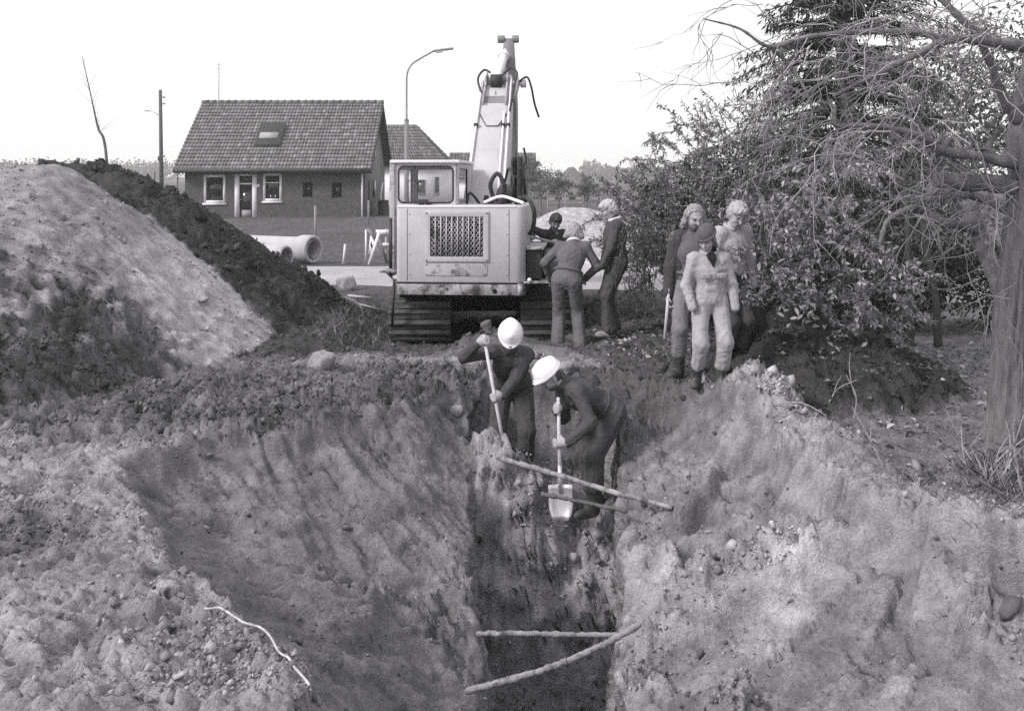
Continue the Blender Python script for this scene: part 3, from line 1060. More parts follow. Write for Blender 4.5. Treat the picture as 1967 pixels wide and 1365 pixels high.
    boom = loft(MB(), [(-.1, 1.25, -.5, 1.55, .345, bx), (.45, 1.85, -.02, 2.12, .34, bx), (1.25, 2.72, .88, 3.05, .315, bx), (2.05, 3.62, 1.78, 3.92, .285, bx), (2.4, 4.02, 2.2, 4.22, .25, bx)])
    bm = up(boom, 'boom', M['paint'], bevel=.02)

    def along(t, off, x):
        """point on the upper face of the boom"""
        P = np.array([(-.5, 1.55), (-.02, 2.12), (.88, 3.05), (1.78, 3.92), (2.2, 4.22)])
        q = np.array([np.interp(t, np.linspace(0, 1, 5), P[:, 0]), np.interp(t, np.linspace(0, 1, 5), P[:, 1])])
        return np.array([bx + x, q[0] - off * .7, q[1] + off * .7])
    for x, t1 in ((-.31, .86), (.215, .62), (.31, .92)):
        ts = np.linspace(.02, t1, 14)
        wd = np.interp(ts, [0, 1], [1, .78])
        up(MB().tube([along(t, .03, x * w_) for t, w_ in zip(ts, wd)], .02, 6), 'hydraulic_pipe', M['paint_white'], bm, smooth=True)
        for t in (.15, .55):
            up(MB().box(along(t, .04, x * np.interp(t, [0, 1], [1, .78])), (.07, .06, .06)), 'pipe_clamp', M['dark'], bm)
    vp = MB().add([along(.60, .012, -.22), along(.60, .012, .22), along(.55, .012, .1), along(.55, .012, -.1)], [[0, 3, 2, 1]])
    vp.add([along(.60, .012, -.22), along(.60, .012, .22), along(.67, .012, .22), along(.67, .012, -.22)], [[0, 1, 2, 3]])
    up(vp, 'doubler_plate', M['paint'], bm)
    up(MB().tube([along(.61, .016, -.23), along(.55, .016, -.1), along(.55, .016, .1), along(.61, .016, .23)], .008, 5), 'weld_bead', M['dark'], bm)
    up(MB().add([along(.67, .014, -.185), along(.67, .014, .185), along(.9, .014, .17), along(.9, .014, -.17)], [[0, 1, 2, 3]]), 'well_shade', M['grey_and_shade'], bm)  # flat patch: recess shade painted as darker grey
    for x in (-.2, .2):
        up(MB().bar(along(.66, .03, x), along(.95, .06, x * .9), .03, .12), 'cylinder_cheek', M['paint_dirty'], bm)
    ca, cbb = along(.9, .10, 0), np.array([bx + .14, 2.66, 4.86])
    mid = ca + (cbb - ca) * .62
    cy = up(MB().cyl(along(.86, .08, 0), mid, .082, 16).cyl(mid - (cbb - ca) * .06, mid + (cbb - ca) * .02, .105, 16), 'stick_cylinder', M['paint_white'], smooth=False, bevel=.004)
    up(MB().cyl(mid, cbb, .052, 12), 'piston_rod', M['steel'], cy)
    up(MB().cyl(along(.83, .08, -.1), along(.83, .08, .1), .12, 14), 'cylinder_foot', M['dark'], cy)
    sx = .13
    stick = loft(MB(), [(2.58, 4.82, 2.46, 4.92, .09, sx + .02), (2.75, 4.3, 2.42, 4.3, .135, sx), (2.95, 3.7, 2.4, 3.75, .155, sx), (3.0, 3.0, 2.6, 3.0, .15, sx), (3.0, 1.9, 2.75, 1.85, .125, sx)])
    sk = up(stick, 'stick', M['grey_and_shade'], bevel=.015)  # shade on the stick is put into the darker grey colour
    for xa_, xb_ in ((-.19, -.06), (.08, .2)):
        up(MB().cyl((sx + xa_, 2.5, 4.9), (sx + xb_, 2.5, 4.9), .072, 14), 'pivot_boss', M['grey_and_shade'], sk, bevel=.006)
    up(MB().cyl((sx - .26, 2.42, 4.08), (sx + .33, 2.42, 4.08), .045, 12).cyl((sx + .24, 2.42, 4.08), (sx + .34, 2.42, 4.08), .08, 12), 'knuckle_pin', M['paint_white'], sk)
    for s_ in (-1, 1):
        up(MB().bar((sx + s_ * .2, 2.3, 4.1), (sx + s_ * .17, 1.7, 3.75), .04, .2), 'yoke_cheek', M['paint'], bm)
    up(MB().cyl((sx, 2.62, 2.75), (sx, 2.66, 1.9), .10, 14).cyl((sx, 2.6, 2.82), (sx, 2.62, 2.6), .125, 14), 'bucket_cylinder', M['grey_and_shade'], sk)
    bk = MB()
    pr = [(2.5, 2.35), (2.85, 2.55), (3.3, 2.2), (3.45, 1.7), (3.2, 1.2), (2.75, 1.05), (2.7, 1.15), (3.1, 1.35), (3.28, 1.75), (3.1, 2.1), (2.8, 2.3)]
    for i in range(len(pr) - 1):
        pass
    bk.prism([(p[0], p[1]) for p in pr], 0, sx - .4, sx + .3)
    bucket = up(bk, 'bucket', M['dark'], bevel=.01)
    up(MB().bb((sx - .26, 2.5, 1.75), (sx - .16, 2.95, 2.6)).bb((sx + .16, 2.5, 1.75), (sx + .26, 2.95, 2.75)), 'bucket_link', M['dark'], sk, bevel=.03)
    # hoses
    hoses = [[along(.72, .03, -.25), along(.84, .12, -.33), along(.96, .16, -.24), along(.93, .14, -.12)],
             [along(.92, .1, .1), along(1.0, .16, .24), along(.9, .16, .36), along(.78, .1, .34), along(.62, .04, .28)],
             [(sx + .2, 2.35, 4.1), (sx + .36, 2.3, 4.18), (sx + .44, 2.3, 4.0), (sx + .5, 2.3, 3.7), (sx + .58, 2.3, 3.45)],
             [(.25, -1.15, 1.98), (.18, -1.2, 2.25), (.28, -1.2, 2.42), (.38, -1.2, 2.25), (.36, -1.1, 1.98)],
             [(.0, -.9, 1.95), (-.1, -1.0, 2.1), (-.16, -1.05, 2.12), (-.2, -1.0, 1.95)],
             [(.45, -.9, 1.98), (.5, -.95, 2.3), (.42, -.8, 2.5), (.33, -.5, 2.3)],
             [(sx + .3, 2.4, 2.9), (sx + .34, 2.35, 2.65), (sx + .24, 2.3, 2.5), (sx + .3, 2.4, 2.2)]]
    for i, h_ in enumerate(hoses):
        up(MB().tube(bez(h_), .02 if i not in (3,) else .032, 7), 'hydraulic_hose', M['rubber'], smooth=True)
    return ex


make_excavator()
# ------------------------------------------------------------------ houses, lamps, pipes and other things beyond the trench
def tiled_slope(mb, p00, p10, p01, p11, nc, nr, t0, jit=.35, thick=.04):
    """overlapping roof tiles on the quad p00-p10 (eaves) to p01-p11 (ridge); each tile is a small tilted slab"""
    p00, p10, p01, p11 = (np.asarray(p, float) for p in (p00, p10, p01, p11))
    nrm = np.cross(p10 - p00, p01 - p00)
    nrm /= np.linalg.norm(nrm)
    for r in range(nr):
        for c in range(nc):
            u0, u1 = c / nc, (c + .97) / nc
            v0, v1 = (r - .10) / nr, (r + 1.02) / nr
            Q = []
            for (u, v, h) in ((u0, v0, thick * 1.6), (u1, v0, thick * 1.6), (u1, v1, .005), (u0, v1, .005)):
                a, b = p00 + (p10 - p00) * u, p01 + (p11 - p01) * u
                Q.append(a + (b - a) * v + nrm * (h + .01 * random.random()))
            low = [q - nrm * thick for q in Q]
            tone = t0 * (1 + jit * (random.random() * 2 - 1) + (.45 if random.random() < .12 else 0))
            mb.add(Q + low, [[0, 1, 2, 3], [0, 4, 5, 1], [1, 5, 6, 2], [3, 7, 4, 0]], tone)


def window(h, name, x0, x1, z0, z1, y, mullions=(), kind='frame', sill=True, f=.09, pane='pane'):
    w = MB()
    w.bb((x0, y - .05, z0), (x0 + f, y + .02, z1)).bb((x1 - f, y - .05, z0), (x1, y + .02, z1)).bb((x0 + f, y - .05, z1 - f), (x1 - f, y + .02, z1)).bb((x0 + f, y - .05, z0), (x1 - f, y + .02, z0 + f))
    for z in mullions:
        w.bb((x0 + f, y - .045, z - .03), (x1 - f, y + .015, z + .03))
    o = w.build(name, M[kind], h)
    MB().bb((x0 + f, y - .005, z0 + f), (x1 - f, y + .0, z1 - f)).build('pane', M[pane], o)
    if sill:
        MB().bb((x0 - .04, y - .12, z0 - .10), (x1 + .04, y + .02, z0 - .003)).build('sill', M['frame' if kind == 'frame' else 'brick_light'], o)
    return o


def make_house():
    Y0, Y1, X0, X1 = 0.0, 8.2, 0.0, 9.45
    OX, OY = -17.2, 52.0
    h = thing('house', 'dark brick house with a long tiled roof behind the spoil heaps', 'house', (OX, OY, -.12))
    EZ, RZ_, RY = 2.90, 6.42, 4.35
    # front wall with openings: built from piers around them
    ops = [(.98, 2.14, .85, 2.34), (2.78, 3.62, .06, 2.36), (4.10, 5.10, .95, 2.42), (6.20, 6.72, 1.15, 1.95), (7.72, 8.26, 1.12, 1.93)]
    wl = MB()                                   # one sheet with real openings and reveals
    xs = sorted({X0, X1} | {q for o_ in ops for q in o_[:2]})
    zs = sorted({-.4, EZ} | {max(q, -.4) for o_ in ops for q in o_[2:]})
    for i in range(len(xs) - 1):
        for j in range(len(zs) - 1):
            mx_, mz_ = (xs[i] + xs[i + 1]) / 2, (zs[j] + zs[j + 1]) / 2
            if any(a < mx_ < b and z0 < mz_ < z1 for a, b, z0, z1 in ops):
                continue
            wl.add([(xs[i], 0, zs[j]), (xs[i + 1], 0, zs[j]), (xs[i + 1], 0, zs[j + 1]), (xs[i], 0, zs[j + 1])], [[0, 1, 2, 3]])
    for a, b, z0, z1 in ops:
        q = [(a, z0), (b, z0), (b, z1), (a, z1)]
        for k in range(4):
            (xa_, za_), (xb_, zb_) = q[k], q[(k + 1) % 4]
            wl.add([(xa_, 0, za_), (xb_, 0, zb_), (xb_, .3, zb_), (xa_, .3, za_)], [[0, 1, 2, 3]])
    wl.build('front_wall', M['brick'], h)
    g = MB()
    for xx, m_ in ((X0, 0), (X1 - .3, 1)):
        pr = [(.3, -.4), (Y1, -.4), (Y1, 3.1), (RY, RZ_ - .25), (.3, EZ + .1)]
        g.prism(pr, 0, xx, xx + .3)
    g.bb((.3, Y1 - .3, -.4), (X1 - .3, Y1 - .003, 3.05))
    g.build('gable_wall', M['brick_light'], h)
    MB().bb((.3, .35, -.3), (X1 - .3, .4, 2.6)).build('dark_room', M['black'], h)
    o = window(h, 'window', *ops[0], .06, f=.14)
    MB().bb((ops[0][0] + .1, .2, 1.75), (ops[0][1] - .1, .22, 2.15)).build('curtain', M['curtain'], o)
    d = MB()
    a, b, z0, z1 = ops[1]
    d.bb((a - .16, -.02, z0 - .1), (a + .08, .14, z1)).bb((b - .08, -.02, z0 - .1), (b + .16, .14, z1)).bb((a + .08, .02, z1 - .08), (b - .08, .14, z1)).bb((a + .08, .05, 1.82), (b - .08, .13, 1.9))
    dr = d.build('door', M['frame'], h)
    MB().bb((a + .08, .09, z0), (b - .08, .13, 1.82)).build('leaf', M['pane'], dr)
    MB().bb((a + .16, .07, z0 + .05), (b - .16, .09, z0 + .42)).build('letter_panel', M['curtain'], dr)
    MB().bb((a + .1, .07, 1.92), (b - .1, .09, z1 - .1)).build('fanlight', M['pane'], dr)
    MB().cyl((a + .14, .05, 1.02), (a + .14, .09, 1.02), .03, 8).build('handle', M['steel'], dr)
    MB().bb((a - .25, -.35, -.1), (b + .25, 0, .03)).build('doorstep', M['concrete'], dr)
    o = window(h, 'window', *ops[2], .06, (1.92,), f=.13)
    MB().bb((ops[2][0] + .1, .19, 1.5), (ops[2][1] - .1, .2, 1.86)).build('curtain', M['curtain'], o)
    for x in (4.5, 4.75):
        MB().cyl((x, .1, 1.12), (x, .1, 1.28), .05, 8).build('flower_pot', M['white'], o)
    window(h, 'window', *ops[3], .18, (), 'iron', True, .05)
    window(h, 'window', *ops[4], .18, (), 'iron', True, .05)
    MB().bb((3.78, -.02, 1.68), (3.94, 0, 1.85)).build('number_plate', M['frame'], h)
    # gable end: door and small window
    gd = MB().bb((X1, 1.3, -.02), (X1 + .05, 2.5, 2.05)).build('side_door', M['iron'], h)
    MB().bb((X1 + .01, 3.1, 1.1), (X1 + .06, 3.8, 2.0)).build('side_window', M['pane'], h)
    MB().bb((X1, 3.6, 3.3), (X1 + .06, 3.9, 4.3)).build('gable_slit', M['frame'], h)
    MB().bb((X0 - .2, -.5, -.3), (X1 + 2.5, 0, -.02)).build('plinth_path', M['concrete'], h)
    # roof
    rf = MB()
    xa, xb = -.45, X1 + .42
    rf.prism([(-.45, EZ - .28), (RY, RZ_ - .05), (Y1 + .35, 3.05), (Y1 + .35, 2.9), (RY, RZ_ - .3), (-.45, EZ - .48)], 0, xa, xb)
    r = rf.build('roof', M['iron'], h)
    tl = MB()
    tiled_slope(tl, (xa, -.5, EZ - .26), (xb, -.5, EZ - .26), (xa, RY, RZ_), (xb, RY, RZ_), 56, 19, .165, .22, .055)
    tag(tl.build('roof_tiles', M['tile'], r), kind='stuff')
    tl = MB()
    tiled_slope(tl, (xb, Y1 + .4, 3.05), (xa, Y1 + .4, 3.05), (xb, RY, RZ_), (xa, RY, RZ_), 20, 10, .15)
    tag(tl.build('roof_tiles', M['tile'], r), kind='stuff')
    rd = MB()
    for k in range(26):
        x = xa + (xb - xa) * k / 26
        rd.tube([(x, RY, RZ_ + .03), (x + (xb - xa) / 26 * 1.05, RY, RZ_ + .06)], [.13, .14], 8, True, .13 * (.8 + .5 * random.random()))
    tag(rd.build('ridge_tiles', M['tile'], r), kind='stuff')
    MB().bb((xa, -.62, EZ - .42), (xb, -.46, EZ - .24)).build('gutter', M['iron'], r)
    MB().cyl((X1 - .12, -.06, -.1), (X1 - .12, -.06, EZ - .35), .05, 8).build('downpipe', M['frame'], h)
    MB().tube([(X1 + .1, 5.6, -.1), (X1 + .1, 5.6, 1.2), (X1 + .2, 5.7, 1.9)], .05, 8).build('downpipe', M['frame'], h)
    # dormer box with a pale pane
    sl = (RZ_ - EZ + .26) / (RY + .5)
    zr = lambda y: EZ - .26 + (y + .5) * sl
    dm = MB()
    ya, yb = .95, 2.25
    dm.prism([(ya, zr(ya) + .08), (ya - .03, zr(ya) + .2), (yb + .1, zr(yb) + .40), (yb + .1, zr(yb) - .1), (ya, zr(ya) - .1)], 0, 3.4, 4.8)
    do = dm.build('dormer', M['dark'], r, bevel=.02)
    MB().box((4.05, 1.50, zr(1.50) + .27), (1.0, .5, .05), np.array(Matrix.Rotation(math.atan2(zr(3) - zr(2) + .06, 1), 3, 'X'))).build('pane', M['curtain'], do)
    # aerial
    an = MB().cyl((.5, RY, RZ_ - .1), (.5, RY, RZ_ + 2.3), .022, 6)
    for k, l_ in enumerate((.5, .4, .34, .3)):
        an.bar((.5 - .2, RY - l_ / 2 + .1 * k, RZ_ + 2.2 - .22 * k), (.5 - .1 + .2, RY + l_ / 2, RZ_ + 2.2 - .22 * k), .015, .015)
    an.build('aerial', M['lamp'], r)
    return h


make_house()
o = tag(MB().lathe([(.0, 0), (.28, 0), (.30, .1), (.29, .9), (.31, .92), (.0, .95)], (-7.1, 54.6, -.1), n=16).build('rain_barrel', M['iron'], smooth=False), 'dark rain barrel beside the gable of the brick house', 'barrel')


def simple_house(name, label, loc, w, dp, eave, ridge, hip, wallm, t0, wins=(), mono=False, rows=13, cols=26):
    h = thing(name, label, 'house', loc)
    MB().bb((0, 0, -.3), (w, dp, eave)).build('wall', M[wallm], h)
    ry = dp / 2
    r = MB()
    o = .4
    a, b, c_, d_ = (-o, -o, eave - .1), (w + o, -o, eave - .1), (w + o, dp + o, eave - .1), (-o, dp + o, eave - .1)
    e, f = (-o + (hip if hip < 0 else 0), ry, ridge), (w + o - max(hip, 0), ry, ridge)
    rf = MB().add([a, b, c_, d_, e, f], [[0, 1, 5, 4], [2, 3, 4, 5]])
    rf.add([a, b, c_, d_, e, f], [[1, 2, 5], [3, 0, 4], [0, 3, 2]])
    ro = rf.build('roof', M['iron'], h)
    tl = MB()
    tiled_slope(tl, a, b, e, f, cols, rows, t0, .3, .04)
    if hip > 0:
        tiled_slope(tl, b, c_, f, np.array(f) + (0, .01, 0), 16, rows, t0 * .9, .3, .04)
    tag(tl.build('roof_tiles', M['tile'], ro), kind='stuff')
    for (x0, x1, z0, z1) in wins:
        window(h, 'window', x0, x1, z0, z1, -.02, (), 'iron', True, .06)
    return h


h2 = simple_house('house', 'white house with a hipped tile roof just right of the brick house', (-9.8, 72, -.1), 4.95, 9.5, 3.1, 6.25, 3.0, 'plaster', .13, [(2.9, 3.5, 1.0, 2.0), (4.2, 4.5, 1.0, 2.2)])
h3 = simple_house('house', 'far house whose tiled roof shows either side of the boom', (-5.9, 96, -.2), 7.9, 8, 2.3, 4.75, 0, 'plaster', .12)
barn = thing('barn', 'low grey gabled barn behind the orchard trees', 'barn', (5.7, 92, -.3))
MB().bb((-2.3, 0, 0), (2.3, 8, .9)).build('wall', M['plaster'], barn)
MB().prism([(-2.75, .6), (2.75, .6), (2.3, 1.0), (0, 3.35), (-2.3, 1.0)], 1, -.2, 8.3).build('roof', M['brick_light'], barn)
for k in range(3):
    MB().bb((-1.7 + k * 1.3, -.05, .2), (-1.1 + k * 1.3, 0, .8)).build('window', M['iron'], barn)
church = thing('church_tower', 'faint church spire far off above the orchard', 'church', (51, 700, 0))
MB().bb((-1.6, -1.6, -1), (1.6, 1.6, 7)).build('tower', M['brick_light'], church)
MB().tube([(0, 0, 7), (0, 0, 15)], [2.0, .1], 8).build('spire', M['brick_light'], church)


# --- street lamp and utility pole
p = at(781, 340, 35)
lp = thing('street_lamp', 'tall curved street lamp rising behind the excavator cab', 'street lamp', (p[0], 35, 0))
MB().cyl((0, 0, -.2), (0, 0, 4.1), .085, 12, .08).cyl((0, 0, 4.1), (0, 0, 4.16), .09, 12, .05).build('lower_post', M['grey_and_shade'], lp, smooth=True)
MB().tube(bez([(0, 0, 4.1), (0, 0, 5.2), (.02, 0, 5.75), (.18, 0, 6.08), (.5, 0, 6.3), (.95, 0, 6.55)]), .035, 8).build('upper_tube', M['lamp'], lp, smooth=True)
hd = MB().box((1.3, 0, 6.60), (.72, .2, .07), np.array(Matrix.Rotation(-.12, 3, 'Y'))).build('lamp_head', M['lamp'], lp, bevel=.025)
MB().box((1.15, 0, 6.535), (.26, .14, .09), np.array(Matrix.Rotation(-.12, 3, 'Y'))).build('lens', M['white'], hd, bevel=.03)
p = at(311, 340, 62)
up_ = thing('utility_pole', 'dark wooden pole standing left of the brick house', 'pole', (p[0], 62, -.2))
MB().cyl((0, 0, 0), (-.1, 0, 7.75), .14, 10, .1).build('post', M['wood_dark'], up_)
MB().tube([(-.07, 0, 6.1), (-.5, 0, 6.35), (-.85, 0, 6.45)], .02, 6).box((-.95, 0, 6.44), (.3, .1, .06)).build('lamp_bracket', M['lamp'], up_)
for k, z in enumerate((7.3, 6.9, 3.6)):
    MB().box((.12, 0, z), (.14, .1, .12)).build('insulator', M['concrete'], up_)
MB().box((-.16, -.05, 3.45), (.14, .12, .28)).build('switch_box', M['iron'], up_)

# --- concrete sewer pipes
def pipe(name, label, p, length, r, wall, bell, rz=-.5):
    t = thing(name, label, 'concrete pipe', p, rz, 'concrete pipes by the road')
    b = bell
    prof = [(r - wall, 0), (r - wall, -length), (r, -length), (r, -.55), (r + b, -.32), (r + b, -.03), (r + b - .02, 0), (r - wall + b, 0), (r - wall + b, -.13), (r - wall, -.15)]
    MB().lathe(prof, (0, 0, r + b), (1, 0, 0), 40).build('barrel', M['concrete'], t, smooth=False)
    return t
pipe('concrete_pipe', 'large concrete pipe with a flared socket end by the road', (at(603, 340, 23.8)[0], 23.8, .02), 2.4, .285, .07, .055)
pipe('concrete_pipe', 'smaller concrete pipe lying in front of the flared one', (at(551, 340, 22.9)[0], 22.9, .02), 1.6, .25, .055, .0)

# --- road works trestle, warning triangle, stakes
def board(a, b, w, t, name, mat, parent, off):
    return MB().bar(a, b, w, t, up=(0, 1, 0)).build(name, mat, parent, off=off)
wb = at(722, 340, 23.9)
tr = thing('warning_sign', 'white warning triangle tied to a leaning trestle by the road', 'road sign', (wb[0], 23.9, 0))
O = np.array([wb[0], 23.9, 0])
f_ = lambda x, y, d=23.9: at(x, y, d)
tri = [f_(708, 487), f_(730, 485), f_(712, 449)]
MB().prism([(q[0], q[2]) for q in tri], 1, 23.86, 23.89).build('triangle', M['paint_white'], tr, off=O)
sym = [f_(713, 462), f_(717, 476), f_(715, 478), f_(712, 470)]
MB().prism([(q[0], q[2]) for q in sym], 1, 23.852, 23.859).build('symbol', M['black'], tr, off=O)
board(f_(706, 440), f_(725, 460), .07, .03, 'brace', M['grey_and_shade'], tr, O + (0, .05, 0))
board(f_(708, 511, 23.7), f_(729, 444, 23.8), .07, .03, 'leg', M['paint_white'], tr, O)
board(f_(745, 508, 24.1), f_(724, 446, 24.1), .07, .03, 'leg', M['grey_and_shade'], tr, O)
wb2 = at(735, 340, 24.4)
bar_ = thing('road_barrier', 'white barrier board on short legs behind the warning triangle', 'barrier', (wb2[0], 24.4, 0))
O2 = np.array([wb2[0], 24.4, 0])
f2 = lambda x, y: at(x, y, 24.4)
board(f2(722, 446), f2(752, 446), .12, .03, 'board', M['paint_white'], bar_, O2)
board(f2(729, 470), f2(752, 470), .08, .03, 'board', M['paint_white'], bar_, O2 + (0, .01, 0))
board(f2(741, 440), f2(741, 512), .05, .05, 'post', M['concrete'], bar_, O2 - (0, .06, 0))
def stake(label, x, y0, y1, d, w=.1, lean=.05, mat='paint_white'):
    b, t = at(x, y1, d), at(x, y0, d)
    zb = min(b[2], gz(b[0], d)) - .08
    o = MB().bar((b[0], d, zb), (t[0] + lean, d, t[2]), w, .04).build('marker_stake', M[mat], off=(b[0], d, zb))
    o.location = (b[0], d, zb)
    tag(o, label, 'stake')
stake('white marker stake leaning in the grass by the road', 659, 469, 507, 23.9, .09, .05)
stake('short white marker post standing left of the warning triangle', 703, 441, 500, 24.6, .06, 0)

# --- fence posts in the meadow (each one stands alone)
fp = [(297, 330, 60, 'left of the utility pole'), (341, 328, 61, 'right of the utility pole'), (606, 395, 30, 'in front of the brick house'), (708, 385, 44, 'near the gable door of the brick house')]
for x, y, d, w in fp:
    b, t = at(x, 340, d), at(x, y, d)
    o = MB().cyl((0, 0, -.2), (0, 0, t[2]), .045, 7).build('fence_post', M['wood_dark'] if d > 50 else M['grey_and_shade'])
    o.location = (b[0], d, 0)
    tag(o, 'thin fence post ' + w, 'fence post', 'meadow fence posts')
wf = thing('wire_fence', 'low wire fence along the orchard right of the excavator', 'fence', (1.8, 50, 0))
for k in range(7):
    MB().cyl((k * .9, 0, -.2), (k * .9, 0, 1.15), .035, 6).build('post', M['grey_and_shade'], wf)
for z in (.45, .8, 1.1):
    MB().cyl((0, 0, z), (5.4, 0, z), .008, 4).build('wire', M['lamp'], wf)
# ------------------------------------------------------------------ trees, shrubs, litter
def unit(v):
    v = np.asarray(v, float)
    return v / (np.linalg.norm(v, axis=-1, keepdims=True) + 1e-9)


def add_leaves(mb, P, D, L, wd=.38, tone=.1, var=.4, fold=.25):
    """n leaves at P pointing along D; each is a folded blade of two faces"""
    n = len(P)
    L = np.broadcast_to(np.asarray(L, float), (n,))
    D = unit(D)
    S_ = unit(np.cross(D, unit(RNG.normal(size=(n, 3)) + (0, 0, 1.5))))
    U = np.cross(S_, D)
    w = (L * wd)[:, None]
    Lc = L[:, None]
    v0, v2 = P, P + D * Lc - U * Lc * .12
    v1 = P + D * Lc * .45 + S_ * w * .5 + U * w * fold
    v3 = P + D * Lc * .45 - S_ * w * .5 + U * w * fold
    V = np.stack([v0, v1, v2, v3], 1)
    b = (np.arange(n) * 4)[:, None]
    F = np.concatenate([b + [[0, 1, 2]], b + [[0, 2, 3]]])
    t = np.clip(tone * (1 + var * RNG.normal(size=n)), tone * .35, tone * 2.6)
    mb.add(V, F, np.repeat(t, 4))


def shoot(p0, d0, length, n, droop=.6, wander=.25):
    """a curved shoot"""
    P = [np.asarray(p0, float)]
    d = unit(d0)
    st = length / n
    for k in range(n):
        d = unit(d + RNG.normal(size=3) * wander * .3 + np.array([0, 0, -droop * st]))
        P.append(P[-1] + d * st)
    return np.array(P)


def leafy_shoots(mb_leaf, mb_twig, starts, dirs, lens, droop, leaf_len, gap, tone, wd=.38, spread=.9, var=.4, from_=.15, twig_tone=.1, rad=.006):
    for p0, d0, ln in zip(starts, dirs, lens):
        C = shoot(p0, d0, ln, max(4, int(ln / .1)), droop)
        mb_twig.tube(C, np.linspace(rad, rad * .3, len(C)), 3, False, twig_tone)
        m = max(2, int(ln / gap))
        t = from_ + (1 - from_) * (np.arange(m) + RNG.random(m)) / m
        f = t * (len(C) - 1)
        i0 = np.clip(f.astype(int), 0, len(C) - 2)
        P = C[i0] + (C[i0 + 1] - C[i0]) * (f - i0)[:, None]
        T = unit(C[i0 + 1] - C[i0])
        a = RNG.normal(size=(m, 3))
        D = T * .7 + unit(a) * spread + (0, 0, -.15)
        add_leaves(mb_leaf, P, D, leaf_len * (.6 + .8 * RNG.random(m)), wd, tone, var)


# --- the big leafy bush in front of the conifer (large pale leaves)
def front_bush():
    base = np.array([3.25, 10.9, 0.0])
    b = thing('laurel_bush', 'big bush of pale drooping oval leaves beside the dark mound', 'bush', base)
    lf, tw = MB(), MB()
    st, dr, ln = [], [], []
    cl = [(1480, 470), (1500, 560), (1560, 420), (1560, 520), (1610, 600), (1620, 470), (1600, 370), (1660, 540), (1690, 590), (1600, 640), (1640, 440), (1540, 600), (1500, 400), (1450, 420), (1580, 340), (1700, 520), (1660, 620), (1560, 560), (1520, 480), (1460, 520), (1625, 300)]
    for k in range(230):
        x, y = cl[k % len(cl)]
        d = 9.7 + 1.5 * RNG.random()
        c = at(x + RNG.normal() * 28, y + RNG.normal() * 26, d)
        st.append(c - base)
        dd = (c - base) * (.5, .35, .1) + RNG.normal(size=3) * (.7, .6, .5) + (0, -.5, .1)
        dr.append(dd)
        ln.append(.22 + .32 * RNG.random())
    leafy_shoots(lf, tw, st, dr, ln, 1.6, .062, .0085, .30, .42, .85, .42)
    # inner leaves, with the bush's inner shade put into a darker tone
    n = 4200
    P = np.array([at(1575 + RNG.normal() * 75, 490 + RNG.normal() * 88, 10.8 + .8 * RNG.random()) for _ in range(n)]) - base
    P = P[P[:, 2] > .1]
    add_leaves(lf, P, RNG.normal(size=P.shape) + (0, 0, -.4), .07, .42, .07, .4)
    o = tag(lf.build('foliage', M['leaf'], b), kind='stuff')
    for k in range(9):
        e = at(1480 + 27 * k, 430 + 40 * RNG.random(), 10.4 + .5 * RNG.random()) - base
        tw.tube(bez([(0 + .1 * RNG.normal(), .1 * RNG.normal(), -.1), e * (.35, .4, .5), e]), np.linspace(.028, .006, 33), 5, False, .09)
    tag(tw.build('stems', M['twig'], b), kind='stuff')
    # the largest leaves, nearest to the camera, one by one
    lm = MB()
    s = .5
    lm.add([(0, 0, 0), (-.21, .45, .05), (0, .5, 0), (.21, .45, .05), (-.13, .8, 0), (0, 1, -.1), (.13, .8, 0)], [[0, 1, 2], [0, 2, 3]], .36)
    lm.f.append(np.array([[1, 4, 5, 2], [2, 5, 6, 3]]))
    mesh = None
    for k in range(150):
        x, y = cl[RNG.integers(len(cl))]
        c = at(x + RNG.normal() * 30, y + RNG.normal() * 28, 9.45 + .4 * RNG.random()) - base
        if mesh is None:
            q = lm.build('leaf', M['leaf'], b)
            mesh = q.data
        else:
            q = bpy.data.objects.new('leaf', mesh)
            COL.objects.link(q)
            q.parent = b
        q.location = c
        q.rotation_euler = (RNG.normal() * .5 - .6, RNG.normal() * .6, RNG.random() * 6.3)
        s = .065 + .03 * RNG.random()
        q.scale = (s, s, s)


front_bush()


